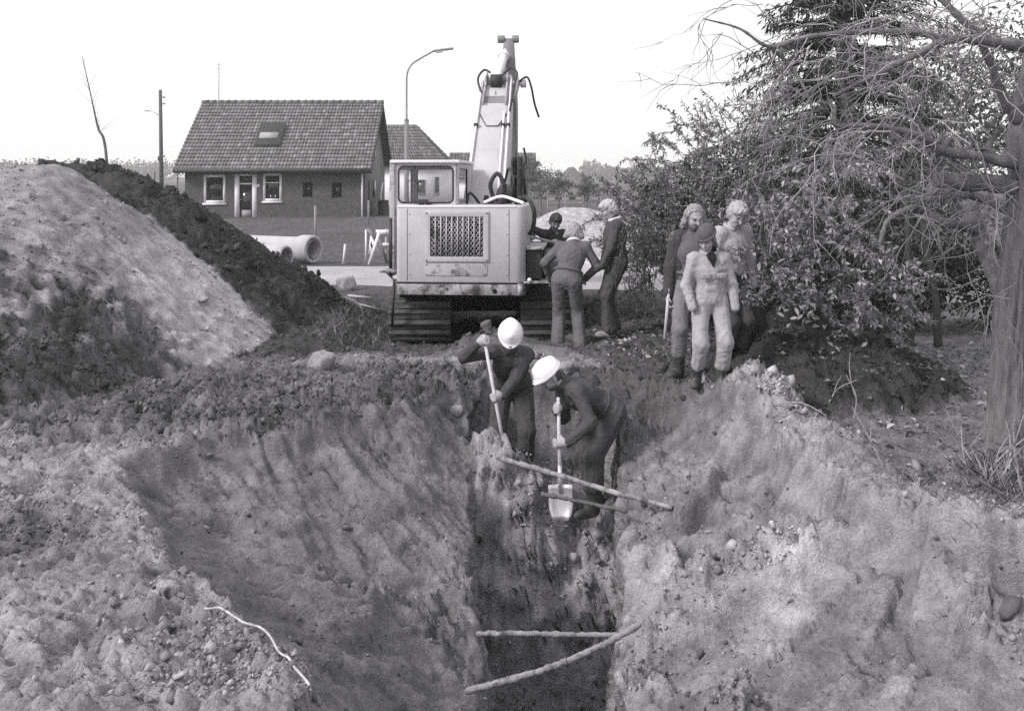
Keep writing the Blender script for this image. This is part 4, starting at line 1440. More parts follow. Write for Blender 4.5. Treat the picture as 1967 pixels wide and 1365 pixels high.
# --- finer grey shrub behind the men, thinning into the sky on the left
def back_shrub():
    base = np.array([3.0, 14.4, -.05])
    b = thing('willow_shrub', 'tall fine-leaved shrub behind the standing men, thinning to the sky', 'shrub', base)
    lf, tw = MB(), MB()
    top = lambda x: np.interp(x, [1150, 1200, 1260, 1320, 1380, 1440, 1520, 1600], [372, 345, 300, 240, 215, 200, 170, 150])
    st, dr, ln = [], [], []
    for k in range(620):
        x = 1175 + 345 * RNG.random() ** .85
        y0 = top(x)
        y1 = np.interp(x, [1150, 1230, 1290, 1340, 1560], [420, 560, 520, 560, 580])
        y = y0 + (y1 - y0) * RNG.random() ** .9
        c = at(x, y, 13.3 + 2.2 * RNG.random()) - base
        st.append(c)
        dr.append((-.5 + RNG.normal() * .5, -.3 + RNG.normal() * .5, .55 + RNG.normal() * .5))
        ln.append(.25 + .45 * RNG.random())
    leafy_shoots(lf, tw, st, dr, ln, .9, .066, .0135, .25, .3, .8, .45)
    # hanging spray left of the long-haired man
    st, dr, ln = [], [], []
    for k in range(46):
        c = at(1235 + RNG.normal() * 22, 400 + 150 * RNG.random(), 12.3 + .6 * RNG.random()) - base
        st.append(c)
        dr.append((RNG.normal() * .3, -.1, -.8))
        ln.append(.25 + .25 * RNG.random())
    leafy_shoots(lf, tw, st, dr, ln, .8, .06, .016, .09, .3, .8)
    st, dr, ln = [], [], []
    for k in range(26):
        c = at(1300 + RNG.normal() * 25, 470 + RNG.normal() * 22, 12.8) - base
        st.append(c)
        dr.append((RNG.normal() * .5, -.1, -.3))
        ln.append(.2 + .2 * RNG.random())
    leafy_shoots(lf, tw, st, dr, ln, .8, .06, .016, .08, .3, .8)
    # heart of the shrub: inner shade put into darker leaves
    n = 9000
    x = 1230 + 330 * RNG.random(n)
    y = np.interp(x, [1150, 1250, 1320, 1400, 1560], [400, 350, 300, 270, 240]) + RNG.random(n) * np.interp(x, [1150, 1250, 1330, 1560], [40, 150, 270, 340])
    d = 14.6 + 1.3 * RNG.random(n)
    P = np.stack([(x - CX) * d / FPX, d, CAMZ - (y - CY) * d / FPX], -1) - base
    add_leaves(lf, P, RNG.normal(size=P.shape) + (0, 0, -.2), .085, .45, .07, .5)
    # loose sprigs against the sky
    n = 260
    x = 1290 + 190 * RNG.random(n)
    y = np.interp(x, [1290, 1480], [245, 60]) + np.abs(RNG.normal(size=n)) * 70
    P = np.stack([(x - CX) * 13.5 / FPX, np.full(n, 13.5) + RNG.normal(size=n) * .4, CAMZ - (y - CY) * 13.5 / FPX], -1) - base
    add_leaves(lf, P, RNG.normal(size=P.shape) + (-.3, 0, -.8), .035, .3, .09, .5)
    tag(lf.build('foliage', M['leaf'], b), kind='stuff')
    for k in range(16):
        e = at(1230 + 20 * k, 300 + 120 * RNG.random(), 13.8 + RNG.random()) - base
        tw.tube(bez([(.4 * RNG.normal(), .2 * RNG.normal(), 0), e * (.4, .5, .45), e]), np.linspace(.035, .008, 33), 5, False, .06)
    tag(tw.build('stems', M['twig'], b), kind='stuff')


back_shrub()


# --- tall conifer
def conifer():
    base = np.array([5.75, 17.2, 0.0])
    t = thing('conifer', 'tall dark conifer with drooping sprays behind the bushes', 'tree', base)
    MB().tube([(0, 0, -.2), (.05, 0, 3), (0, .1, 7.5)], [.22, .17, .05], 10).build('trunk', M['bark'], t, smooth=True)
    nd, br = MB(), MB()
    for k in range(190):
        z = .9 + 6.3 * (k / 190) + .1 * RNG.normal()
        a = k * 2.399 + RNG.normal() * .2
        ln = (2.2 - .13 * z) * (.75 + .45 * RNG.random())
        C = shoot((0, 0, z), (math.cos(a), math.sin(a), .35), ln, 10, .55, .15)
        br.tube(C, np.linspace(.03, .006, 11), 4, False, .07)
        m = int(125 * ln)
        f = (.12 + .88 * RNG.random(m)) * 9.99
        i0 = f.astype(int)
        P = C[i0] + (C[i0 + 1] - C[i0]) * (f - i0)[:, None]
        T = unit(C[i0 + 1] - C[i0])
        D = unit(T * .8 + RNG.normal(size=(m, 3)) * (.7, .7, .3) + (0, 0, -.55))
        P = P + RNG.normal(size=(m, 3)) * (.06, .06, .05)
        add_leaves(nd, P, D, .07 + .11 * RNG.random(m), .24, .085, .45, .1)
    tag(nd.build('foliage', M['needle'], t), kind='stuff')
    tag(br.build('branches', M['twig'], t), kind='stuff')


conifer()


def broadleaf(name, label, base, blobs, n, size, tone, trunk=None, group=None, cat='tree', mat='leaf', gappy=.55, tr=.12):
    """crown of leaf clumps around the given blobs (x, y, z, r) relative to the base"""
    t = thing(name, label, cat, base, 0, group)
    lf = MB()
    w = np.array([b[3] ** 2 for b in blobs])
    w = w / w.sum()
    nc = max(8, n // 45)
    ci = RNG.choice(len(blobs), nc, p=w)
    for k in ci:
        x, y, z, r = blobs[k]
        u = unit(RNG.normal(size=3))
        c = np.array([x, y, z]) + u * r * (.35 + .75 * RNG.random())
        m = n // nc
        rr = r * (.14 + .22 * RNG.random())
        P = c + RNG.normal(size=(m, 3)) * rr * (1, 1, .75)
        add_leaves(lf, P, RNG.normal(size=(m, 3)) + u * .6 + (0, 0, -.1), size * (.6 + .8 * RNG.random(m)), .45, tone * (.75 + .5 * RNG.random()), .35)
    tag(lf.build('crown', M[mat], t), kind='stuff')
    if trunk:
        mb = MB().tube(bez(trunk), np.linspace(tr, tr * .4, 16 * (len(trunk) - 1) + 1), 8)
        top = np.array(trunk[-1])
        for b in blobs[:6]:
            e = np.array(b[:3])
            mb.tube(bez([top * .75, (top * .5 + e * .5) + (0, 0, -.1), e]), np.linspace(tr * .45, tr * .1, 33), 5, False)
        mb.build('trunk', M['limb'], t, smooth=True)
    return t


# trees behind the far right side
broadleaf('beech_tree', 'pale hazy tree filling the sky behind the gnarled trunk', (11.0, 25, 0), [(0, 0, 3.0, 1.5), (1.6, 0, 3.8, 1.4), (-.8, .3, 4.3, 1.1), (.8, .2, 5.3, 1.2), (2.6, 0, 2.0, 1.5), (-.4, -.2, 1.6, 1.0), (2.8, .2, 5.2, 1.3)], 9000, .16, .17, [(0, 0, -.2), (.1, 0, 1.4), (.3, 0, 3)])
broadleaf('beech_tree', 'second pale tree close behind the conifer on its right', (8.6, 22.5, 0), [(0, 0, 2.0, 1.1), (.8, 0, 3.0, 1.0), (-.4, 0, 3.2, .8), (1.4, 0, 1.6, .9)], 4500, .13, .13, [(0, 0, -.2), (.1, 0, 1.2), (.3, 0, 2.4)])
# clipped hedge behind the trunk; tree shade put into its dark leaf tone
hb = [(-2.6 + .45 * k, .1 * (k % 2), .55 + .1 * (k % 3), .55) for k in range(16)]
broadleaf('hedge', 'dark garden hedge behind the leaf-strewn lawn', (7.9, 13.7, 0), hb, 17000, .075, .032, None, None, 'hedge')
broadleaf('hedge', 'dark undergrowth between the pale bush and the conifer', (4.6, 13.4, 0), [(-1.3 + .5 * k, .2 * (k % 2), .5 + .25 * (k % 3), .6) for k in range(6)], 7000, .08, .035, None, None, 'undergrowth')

# orchard beyond the excavator
for k, (x, d, h, lab) in enumerate(((1003, 60, 3.4, 'small orchard tree close right of the boom'), (1037, 55, 3.1, 'orchard tree with a dark trunk by the wire fence'), (1072, 62, 2.7, 'orchard tree just before the grey barn gable'), (1012, 74, 4.0, 'taller orchard tree below the far roof'), (1126, 70, 2.4, 'low orchard tree right of the grey barn'))):
    p_ = at(x, 340, d)
    broadleaf('orchard_tree', lab, (p_[0], d, -.1), [(0, 0, h * .62, h * .26), (-h * .2, 0, h * .55, h * .2), (h * .2, .1, h * .58, h * .2), (0, 0, h * .85, h * .16)], 1500, .13, .13, [(0, 0, -.1), (.05, 0, .5), (0, 0, h * .45)], 'orchard trees', tr=.1)

# far woods along the horizon (one mass) on both sides
def woods():
    lf = MB()
    for k in range(430):
        a = RNG.random()
        if a < .55:
            px = -60 + 420 * RNG.random()
            hgt = np.interp(px, [-60, 40, 75, 120, 150, 200, 230, 290, 345, 360], [.5, 1.0, 1.05, .8, 1.0, .75, .95, .8, .95, .9])
        elif a < .8:
            px = 1120 + 160 * RNG.random()
            hgt = np.interp(px, [1120, 1135, 1170, 1280], [.5, 1.0, .6, .6])
        else:
            px = 700 + 600 * RNG.random()
            hgt = .4
        d = 560 + 110 * RNG.random()
        x = (px - CX) * d / FPX
        m = 26
        top = 12 * hgt * (.6 + .6 * RNG.random())
        P = np.stack([x + RNG.normal(size=m) * 2.4, d + RNG.normal(size=m) * 2.4, top * RNG.random(m) ** .8], -1)
        add_leaves(lf, P, RNG.normal(size=(m, 3)), 2.2, .7, .07, .3)
    tag(lf.build('far_woods', M['leaf']), 'hazy line of woods along the horizon', 'woods', kind='stuff')


woods()

# --- bare sapling behind the heaps
p0, p1 = at(206, 330, 18.5), at(158, 108, 18.5)
sp = thing('sapling', 'thin bare sapling leaning left behind the dark heap', 'tree', (p0[0], 18.5, 0))
off = np.array([p0[0], 18.5, 0])
crv = bez([np.array([p0[0] + .1, 18.5, -.1]) - off, at(204, 300, 18.5) - off, at(188, 245, 18.5) - off, at(176, 190, 18.5) - off, p1 - off])
MB().tube(crv, np.linspace(.035, .005, len(crv)), 6).build('trunk', M['limb'], sp, smooth=True)
tw = MB()
for k in range(16):
    i0 = 28 + int(34 * RNG.random())
    i0 = min(i0, len(crv) - 3)
    tw.tube(shoot(crv[i0], (RNG.normal() * .6, .2 * RNG.normal(), .8), .15 + .35 * RNG.random(), 6, 0, .2), np.linspace(.004, .0015, 7), 3, False, .22)
tag(tw.build('twigs', M['twig'], sp), kind='stuff')


# --- the gnarled tree at the right edge with whip-like hanging twigs
def old_tree():
    base = np.array([3.98, 7.95, gz(3.98, 7.95) - .05])
    t = thing('gnarled_tree', 'old leaning tree trunk with sawn limbs and hanging bare twigs', 'tree', base)
    A = lambda x, y, d=7.95: at(x, y, d) - base
    C = bez([A(1928, 850), A(1936, 700), A(1945, 540), A(1962, 380), A(1962, 250), A(1985, 130), A(2010, 0), A(2030, -120)], 10)
    C = np.stack([np.interp(np.linspace(0, 1, 160), np.linspace(0, 1, len(C)), C[:, k]) for k in range(3)], -1)
    r = np.interp(np.linspace(0, 1, len(C)), [0, .06, .2, .5, 1], [.145, .115, .102, .098, .06])
    ns = 48
    mb = MB().tube(C, r, ns)
    V = mb.v[0]
    an = np.tile(np.arange(ns), len(C)) * 2 * math.pi / ns           # fissured bark: ridges that wander and break
    hz = np.repeat(np.arange(len(C)), ns) * .035
    rd = np.abs(pn(np.cos(an) * 3.2, np.sin(an) * 3.2, hz * 1.1, 3)) + .6 * np.abs(pn(np.cos(an) * 7, np.sin(an) * 7, hz * 3, 4))
    n_ = len(C) * ns
    V[:n_] += (V[:n_] - np.repeat(C, ns, 0)) * (.42 * rd - .13)[:, None]
    mb.build('trunk', M['bark'], t, smooth=True)
    limbs = [
        ('limb', [A(1965, 360), A(1900, 352, 7.9), A(1850, 350, 7.85), A(1797, 345, 7.8)], .075, .062),
        ('limb', [A(1965, 410, 8.4), A(1880, 375, 8.5), A(1840, 372, 8.5), A(1785, 362, 8.5)], .06, .05),
        ('limb', [A(1975, 700, 8.6), A(1935, 590, 8.7), A(1880, 450, 8.8), A(1862, 380, 8.8), A(1858, 330, 8.8)], .1, .055),
        ('limb', [A(1880, 445, 8.8), A(1850, 434, 8.7), A(1805, 425, 8.6), A(1775, 405, 8.6), A(1745, 402, 8.5), A(1705, 425, 8.5), A(1690, 470, 8.5)], .05, .02),
        ('limb', [A(1962, 300), A(1920, 305, 7.8), A(1900, 285, 7.75), A(1920, 250, 7.7)], .04, .015),
        ('limb', [A(1960, 240), A(1930, 190, 7.8), A(1905, 130, 7.7), A(1880, 70, 7.6)], .05, .02),
        ('limb', [A(2010, 100), A(1960, 88, 7.7), A(1900, 80, 7.5), A(1830, 76, 7.3), A(1760, 105, 7.2), A(1690, 140, 7.2), A(1600, 185, 7.2)], .055, .012),
        ('limb', [A(1960, 320), A(1880, 300, 7.6), A(1810, 290, 7.5), A(1770, 262, 7.4), A(1700, 245, 7.3), A(1640, 242, 7.2), A(1605, 240, 7.2), A(1600, 205, 7.2), A(1570, 195, 7.2)], .04, .014),
        ('limb', [A(1830, 76, 7.3), A(1720, 60, 7.2), A(1560, 70, 7.1), A(1480, 90, 7.1), A(1420, 55, 7.1), A(1350, 36, 7.1)], .026, .005),
        ('limb', [A(1480, 90, 7.1), A(1520, 130, 7.2), A(1550, 180, 7.2), A(1575, 260, 7.3)], .016, .008),
        ('limb', [A(1900, 80, 7.5), A(1850, 40, 7.4), A(1800, -10, 7.4)], .035, .02),
        ('limb', [A(1810, 290, 7.5), A(1830, 265, 7.5), A(1845, 285, 7.4), A(1840, 300, 7.4)], .02, .008),
    ]
    curves = []
    for nm, pts, r0, r1 in limbs:
        C = bez(pts, 8)
        curves.append(C)
        rr = np.linspace(r0, r1, len(C)) * (1 + .1 * RNG.normal(size=len(C)))
        MB().tube(C, rr, 9).build(nm, M['limb'], t, smooth=True)
    tw = MB()
    src = [curves[6], curves[7], curves[8][:len(curves[8]) * 6 // 10], curves[6], curves[10], curves[0], curves[7]]
    for k in range(190):
        C = src[k % len(src)]
        p = C[int(len(C) * (.1 + .88 * RNG.random()))] + RNG.normal(size=3) * (.22, .28, .16)
        ln = .4 + .85 * RNG.random() ** 1.3
        d0 = (-.75 + .35 * RNG.normal(), .3 * RNG.normal() - .05, -.15 + .35 * RNG.normal())
        Q = shoot(p, d0, ln, 11, .6, .95)
        tw.tube(Q, np.linspace(.0052, .0016, 12), 3, False, .18 + .26 * RNG.random())
        for j in range(5):
            i0 = 2 + int(8 * RNG.random())
            q = shoot(Q[i0], unit(Q[i0 + 1] - Q[i0]) + RNG.normal(size=3) * .35, .08 + .3 * RNG.random(), 5, 1.0, .6)
            tw.tube(q, np.linspace(.0032, .0012, 6), 3, False, .15 + .18 * RNG.random())
    # fine twigs hanging low by the trunk
    for k in range(26):
        p = A(1850 + 110 * RNG.random(), 330 + 320 * RNG.random(), 7.3 + .5 * RNG.random())
        Q = shoot(p, (-.4 + .5 * RNG.normal(), .2 * RNG.normal(), -.5 + .4 * RNG.normal()), .25 + .45 * RNG.random(), 8, .5, .9)
        tw.tube(Q, np.linspace(.0055, .0018, 9), 3, False, .2)
    tag(tw.build('twigs', M['twig'], t), kind='stuff')
    # a few withered leaves still on the twigs over the sky
    return t


old_tree()

# second trunks before the hedge; the shade there put into their near-black colour
for x, lab, tilt in ((1740, 'dark slim trunk left of the pair before the hedge', .02), (1795, 'dark leaning stem right of the pair before the hedge', .12)):
    b = at(x + 8, 640, 12.6)
    o = thing('young_tree', lab, 'tree', (b[0], 12.6, 0))
    C = bez([(0, 0, -.1), (-tilt * .4, 0, .6), (-tilt * 1.6, 0, 1.4), (-tilt * 2, .1, 2.2)])
    MB().tube(C, np.linspace(.06, .03, len(C)), 8).build('trunk', M['dark'], o, smooth=True)


# --- fallen leaves, dry grass, twigs on the ground
def scatter_on_ground(n, fx, fy, zoff=.0):
    P = []
    while len(P) < n:
        x, y = fx(), fy()
        P.append((x, y, gz(x, y) + zoff))
    return np.array(P)


lf = MB()
P = scatter_on_ground(1500, lambda: 2.6 + 3.6 * RNG.random(), lambda: 6.6 + 6.2 * RNG.random() ** .9, .012)
add_leaves(lf, P, RNG.normal(size=P.shape) * (1, 1, .35), .05 + .04 * RNG.random(len(P)), .6, .22, .6)
P = scatter_on_ground(700, lambda: 1.1 + 1.5 * RNG.random(), lambda: 11.2 + 3.0 * RNG.random(), .012)
add_leaves(lf, P, RNG.normal(size=P.shape) * (1, 1, .35), .05 + .04 * RNG.random(len(P)), .6, .24, .6)
P = scatter_on_ground(500, lambda: -4 + 8 * RNG.random(), lambda: 6 + 5 * RNG.random(), .01)
add_leaves(lf, P, RNG.normal(size=P.shape) * (1, 1, .35), .025, .5, .2, .6)
tag(lf.build('fallen_leaves', M['leaf']), 'pale fallen leaves strewn over the lawn and mud', 'leaves', kind='stuff')

gr = MB()
def blades(n, fx, fy, hgt, tone, lean=.5, w=.08):
    P = scatter_on_ground(n, fx, fy, -.01)
    add_leaves(gr, P, RNG.normal(size=P.shape) * (lean, lean, .1) + (0, 0, 1), hgt * (.5 + RNG.random(n)), w, tone, .4, .1)
blades(5000, lambda: 2.7 + 3.8 * RNG.random(), lambda: 6.4 + 6 * RNG.random() ** .8, .045, .12, .8, .12)
blades(700, lambda: 2.7 + 1.3 * RNG.random(), lambda: 6.0 + 1.2 * RNG.random(), .09, .2, .8)
blades(500, lambda: 3.3 + .7 * RNG.random(), lambda: 6.5 + .9 * RNG.random(), .2, .3, .6, .04)
blades(9000, lambda: -13 + 20 * RNG.random(), lambda: 23.8 + 26 * RNG.random() ** 1.3, .07, .13, .9, .12)
blades(500, lambda: -2.6 + .9 * RNG.random(), lambda: 12.3 + 3.5 * RNG.random(), .14, .17, .8, .1)
tag(gr.build('grass', M['grass']), 'rough dry grass on the lawn and the meadow', 'grass', kind='stuff')


def fallen_stick(label, pts, r, name='fallen_branch', tone=None, forks=0):
    pts = np.array(pts, float)
    o0 = pts[0]
    mb = MB()
    C = bez(pts - o0)
    mb.tube(C, np.linspace(r, r * .5, len(C)), 6, True, .3)
    for k in range(forks):
        i0 = int(len(C) * (.3 + .5 * RNG.random()))
        q = shoot(C[i0], unit(C[-1] - C[0]) + RNG.normal(size=3) * .5, .1 + .2 * RNG.random(), 5, 0, .3)
        mb.tube(q, np.linspace(r * .6, r * .25, 6), 5, True, .3)
    o = mb.build(name, M['twig'], smooth=True)
    o.location = o0
    tag(o, label, 'branch')


def onground(x, y, d, up=.01):
    """where the ground is met near the photo point"""
    best = None
    for dd in np.linspace(d - 1.2, d + 1.2, 60):
        q = at(x, y, dd)
        e = q[2] - gz(q[0], dd)
        if e < 0:
            break
        best = q
    q = best if best is not None else at(x, y, d)
    return np.array([q[0], q[1], gz(q[0], q[1]) + up])


g = onground(1590, 765, 8.9)
fallen_stick('forked bare twig standing out of the dark mound', [g - (0, 0, .03), g + (.1, .05, .12), g + (.3, .1, .2)], .008, forks=2)
g = onground(1885, 920, 6.9)
fallen_stick('dead branched stalk at the foot of the old tree', [g - (0, 0, .03), g + (.12, 0, .14), g + (.36, .05, .3)], .009, forks=5)
g = onground(1860, 900, 7.0)
fallen_stick('upright dead stalk left of the old tree foot', [g - (0, 0, .03), g + (-.04, 0, .16), g + (-.03, .05, .32)], .007, forks=3)
g = onground(1640, 800, 8.4)
fallen_stick('thin leafless seedling at the edge of the lawn', [g - (0, 0, .03), g + (.02, 0, .18), g + (-.05, .05, .36)], .007, forks=2)
g = onground(1700, 890, 7.3)
fallen_stick('slender bent twig rising above the sand bank', [g - (0, 0, .03), g + (-.1, 0, .18), g + (-.22, .05, .42)], .006, forks=2)
g = onground(1490, 780, 8.8)
fallen_stick('straw stalk lying on the pale sand peak', [g + (-.02, 0, .03), g + (.2, -.06, .05), g + (.36, -.2, -.02)], .006)
# ------------------------------------------------------------------ poles across the trench, cable, stones
def strut(label, pts, r, mat='pole'):
    pts = np.array(pts)
    o0 = pts[0].copy()
    C = bez(pts - o0, 14)
    rr = r * (1 + .12 * RNG.normal(size=len(C))) * np.linspace(1.08, .88, len(C))
    C = C + .006 * np.stack([pn(np.arange(len(C)) * .35, 1.0 + k, seed=int(1e3 * r)) for k in range(3)], -1)
    mb = MB().tube(C, rr, 9)
    for k in range(4):
        i0 = int(len(C) * RNG.random())
        i0 = min(max(i0, 1), len(C) - 2)
        mb.tube([C[i0] - (C[i0 + 1] - C[i0]) * .4, C[i0], C[i0] + (C[i0 + 1] - C[i0]) * .4], [r * .7, r * 1.35, r * .7], 9)
    o = mb.build('trench_pole', M[mat], smooth=True)
    o.location = o0
    tag(o, label, 'pole', 'poles across the trench')


a, b = at(955, 878, 8.6), onground(1292, 974, 7.4, .01)
a[2] = max(a[2], gz(a[0], a[1]) + .0)
strut('long peeled pole slanting across the trench below the bending digger', [a, a * .66 + b * .34 + (0, 0, .0), a * .33 + b * .67 + (0, 0, -.01), b], .021)
strut('dark thin pole crossing right at the shovel blade', [at(1040, 948, 8.25), at(1110, 962, 8.1), at(1205, 982, 7.9)], .017, 'wood_dark')
strut('straight level pole wedged between the trench walls', [at(915, 1217, 6.3), at(1000, 1216, 6.3), at(1090, 1218, 6.3), at(1190, 1219, 6.3)], .016)
strut('nearest bowed pole curving up to the right trench wall', [at(895, 1327, 5.75), at(960, 1310, 5.75), at(1040, 1287, 5.75), at(1110, 1260, 5.8), at(1170, 1232, 5.9), at(1230, 1198, 6.0)], .02)

pts = np.array([onground(x, y, 4.9, .0) for x, y in ((392, 1172), (425, 1190), (468, 1210), (505, 1238), (540, 1268), (568, 1300), (590, 1335))])
C = bez(pts, 10)
zz = np.array([max(gz(q[0] + a_ * .02, q[1] + b_ * .02) for a_ in (-1, 0, 1) for b_ in (-1, 0, 1)) for q in C])
sm = np.array([zz[max(0, i - 9):i + 10].mean() for i in range(len(zz))])
C[:, 2] = sm + .022
C[:, 0] += .02 * pn(np.arange(len(C)) * .11, 2.0, seed=3)
o = MB().tube(C - C[0], .0055, 7).build('cable', M['cable'], smooth=True)
o.location = C[0]
tag(o, 'pale cable lying along the lip of the near bank', 'cable')


def rock(label, x, y, d, sx, sy, sz, mat='stone', seed=1, rot=0.0, sink=.3, nm='boulder'):
    g = onground(x, y, d, 0)
    n = 14
    U, V_ = np.meshgrid(np.linspace(0, 2 * math.pi, 2 * n, endpoint=False), np.linspace(.02, math.pi - .02, n), indexing='ij')
    D = np.stack([np.sin(V_) * np.cos(U), np.sin(V_) * np.sin(U), np.cos(V_)], -1)
    r = 1 + .35 * pn(D[..., 0] * 1.2 + seed, D[..., 1] * 1.2, D[..., 2] * 1.2, seed) + .14 * pn(D[..., 0] * 3.5, D[..., 1] * 3.5 + seed, D[..., 2] * 3.5, seed + 1)
    P = D * r[..., None]
    for k in range(5):                      # broken flat facets
        nn = unit(np.random.default_rng(seed * 7 + k).normal(size=3))
        dd = P @ nn
        P = P - np.maximum(dd - .78, 0)[..., None] * nn * .9
    P = P * (sx, sy, sz)
    c, s = math.cos(rot), math.sin(rot)
    P = np.stack([P[..., 0] * c - P[..., 2] * s, P[..., 1], P[..., 0] * s + P[..., 2] * c], -1)
    m = 2 * n
    i, j = np.meshgrid(np.arange(m), np.arange(n - 1), indexing='ij')
    F = np.stack([i * n + j, i * n + j + 1, ((i + 1) % m) * n + j + 1, ((i + 1) % m) * n + j], -1).reshape(-1, 4)
    mb = MB().add(P.reshape(-1, 3), F)
    o = mb.build(nm, M[mat], smooth=False)
    o.location = g + (0, 0, sz * (1 - 2 * sink))
    tag(o, label, 'stone')


rock('pale angular boulder on the churned earth left of the trench', 618, 705, 10.6, .17, .13, .13, seed=2, rot=.5)
rock('rounded stone on the trench lip beside the front digger', 878, 795, 9.2, .085, .07, .07, seed=5, rot=.2)
rock('dark squared lump of earth on the edge of the near bank', 322, 1115, 5.4, .06, .05, .04, 'dirty_edge', 7)
rock('smooth pale stone behind the bending digger', 1086, 705, 11.2, .1, .09, .09, seed=9, rot=.5, sink=.2)
rock('small brown stone on the right sand bank', 1312, 880, 7.9, .035, .03, .025, 'stone', 11)
rock('upright pale rubble lump beyond the dark heap by the road', 668, 556, 17.6, .2, .15, .2, seed=13)

# white plastic scrap and boards among the grass left of the tracks
g = onground(674, 583, 15.8, .06)
V = np.array([(-.1, 0, .1), (.06, -.02, .05), (.16, 0, -.04), (.2, .03, -.14), (.08, .06, -.02), (-.06, .05, .02)])
o = MB().add(np.vstack([V, V - (0, -.01, .02)]), [[0, 5, 4, 3, 2, 1], [6, 7, 8, 9, 10, 11]]).add(np.vstack([V, V - (0, -.01, .02)]), [[i, (i + 1) % 6, 6 + (i + 1) % 6, 6 + i] for i in range(6)]).build('plastic_scrap', M['white'])
o.location = g
tag(o, 'crumpled white plastic scrap left of the excavator tracks', 'litter')
for k, (x, y, x2, y2, lab) in enumerate(((688, 585, 735, 600, 'weathered board lying right of the white scrap'), (668, 540, 712, 556, 'pale half-buried plank near the rubble lump'))):
    a, b = onground(x, y, 16, .03), onground(x2, y2, 16, .05)
    o = MB().bar((0, 0, 0), b - a, .09, .025).build('plank', M['wood'])
    o.location = a
    tag(o, lab, 'plank')
for x, y, d, lab in ((1560, 1000, 6.0, 'small forked root sticking out of the bright sand'), (1010, 1160, 8.2, None)):
    if lab:
        g = onground(x, y, d)
        fallen_stick(lab, [g - (.02, 0, .03), g + (.05, -.03, .05), g + (.16, -.04, .06)], .006, 'exposed_root', forks=3)
# ------------------------------------------------------------------ people: bodies and clothes as smooth solids (distance fields, surface nets)
class SDF:
    def __init__(s, h):
        s.h, s.p = h, []

    def rc(s, a, b, ra, rb, k=.03):
        s.p.append(('rc', np.asarray(a, float), np.asarray(b, float), ra, rb, k))
        return s

    def el(s, c, R, rad, k=.03):
        s.p.append(('el', np.asarray(c, float), np.asarray(R, float), np.asarray(rad, float), 0, k))
        return s

    def cut(s, p, n):
        """remove everything on the side the normal points to"""
        s.p.append(('cut', np.asarray(p, float), unit(n), 0, 0, 0))
        return s

    def mesh(s, wr=None):
        lo, hi = np.full(3, 1e9), np.full(3, -1e9)
        for q in s.p:
            if q[0] == 'rc':
                m = max(q[3], q[4])
                for e in (q[1], q[2]):
                    lo, hi = np.minimum(lo, e - m), np.maximum(hi, e + m)
            elif q[0] == 'el':
                m = q[3].max()
                lo, hi = np.minimum(lo, q[1] - m), np.maximum(hi, q[1] + m)
        h = s.h
        lo -= 3 * h
        n = np.ceil((hi + 3 * h - lo) / h).astype(int) + 1
        ax = [lo[i] + h * np.arange(n[i]) for i in range(3)]
        D = np.full(n, 1.0)
        for q in s.p:
            if q[0] == 'cut':
                dd = ((ax[0][:, None, None] - q[1][0]) * q[2][0] + (ax[1][None, :, None] - q[1][1]) * q[2][1] + (ax[2][None, None] - q[1][2]) * q[2][2])
                D = np.maximum(D, dd)
                continue
            if q[0] == 'rc':
                m = max(q[3], q[4]) + q[5] + 3 * h
                b0, b1 = np.minimum(q[1], q[2]) - m, np.maximum(q[1], q[2]) + m
            else:
                m = q[3].max() + q[5] + 3 * h
                b0, b1 = q[1] - m, q[1] + m
            i0 = np.clip(np.floor((b0 - lo) / h).astype(int), 0, n - 1)
            i1 = np.clip(np.ceil((b1 - lo) / h).astype(int) + 1, 1, n)
            sl = tuple(slice(a, b) for a, b in zip(i0, i1))
            X, Y, Z = np.meshgrid(*(ax[i][sl[i]] for i in range(3)), indexing='ij')
            P = np.stack([X, Y, Z], -1)
            if q[0] == 'rc':
                ab = q[2] - q[1]
                t = np.clip(((P - q[1]) @ ab) / (ab @ ab + 1e-12), 0, 1)
                d = np.linalg.norm(P - q[1] - t[..., None] * ab, axis=-1) - (q[3] + (q[4] - q[3]) * t)
            else:
                L = (P - q[1]) @ q[2] / q[3]
                r = np.linalg.norm(L, axis=-1)
                d = (r - 1) * q[3].min() * np.where(r > 1, 1.0, 1.0)
                d = r * (r - 1) / (np.linalg.norm(L / q[3], axis=-1) + 1e-9)
            k = q[5]
            A = D[sl]
            hh = np.clip(k - np.abs(A - d), 0, None) / k
            D[sl] = np.minimum(A, d) - hh * hh * k * .25
        V, F = surface_nets(D, lo, h)
        if wr:
            V = wr(V, F)
        return V, F


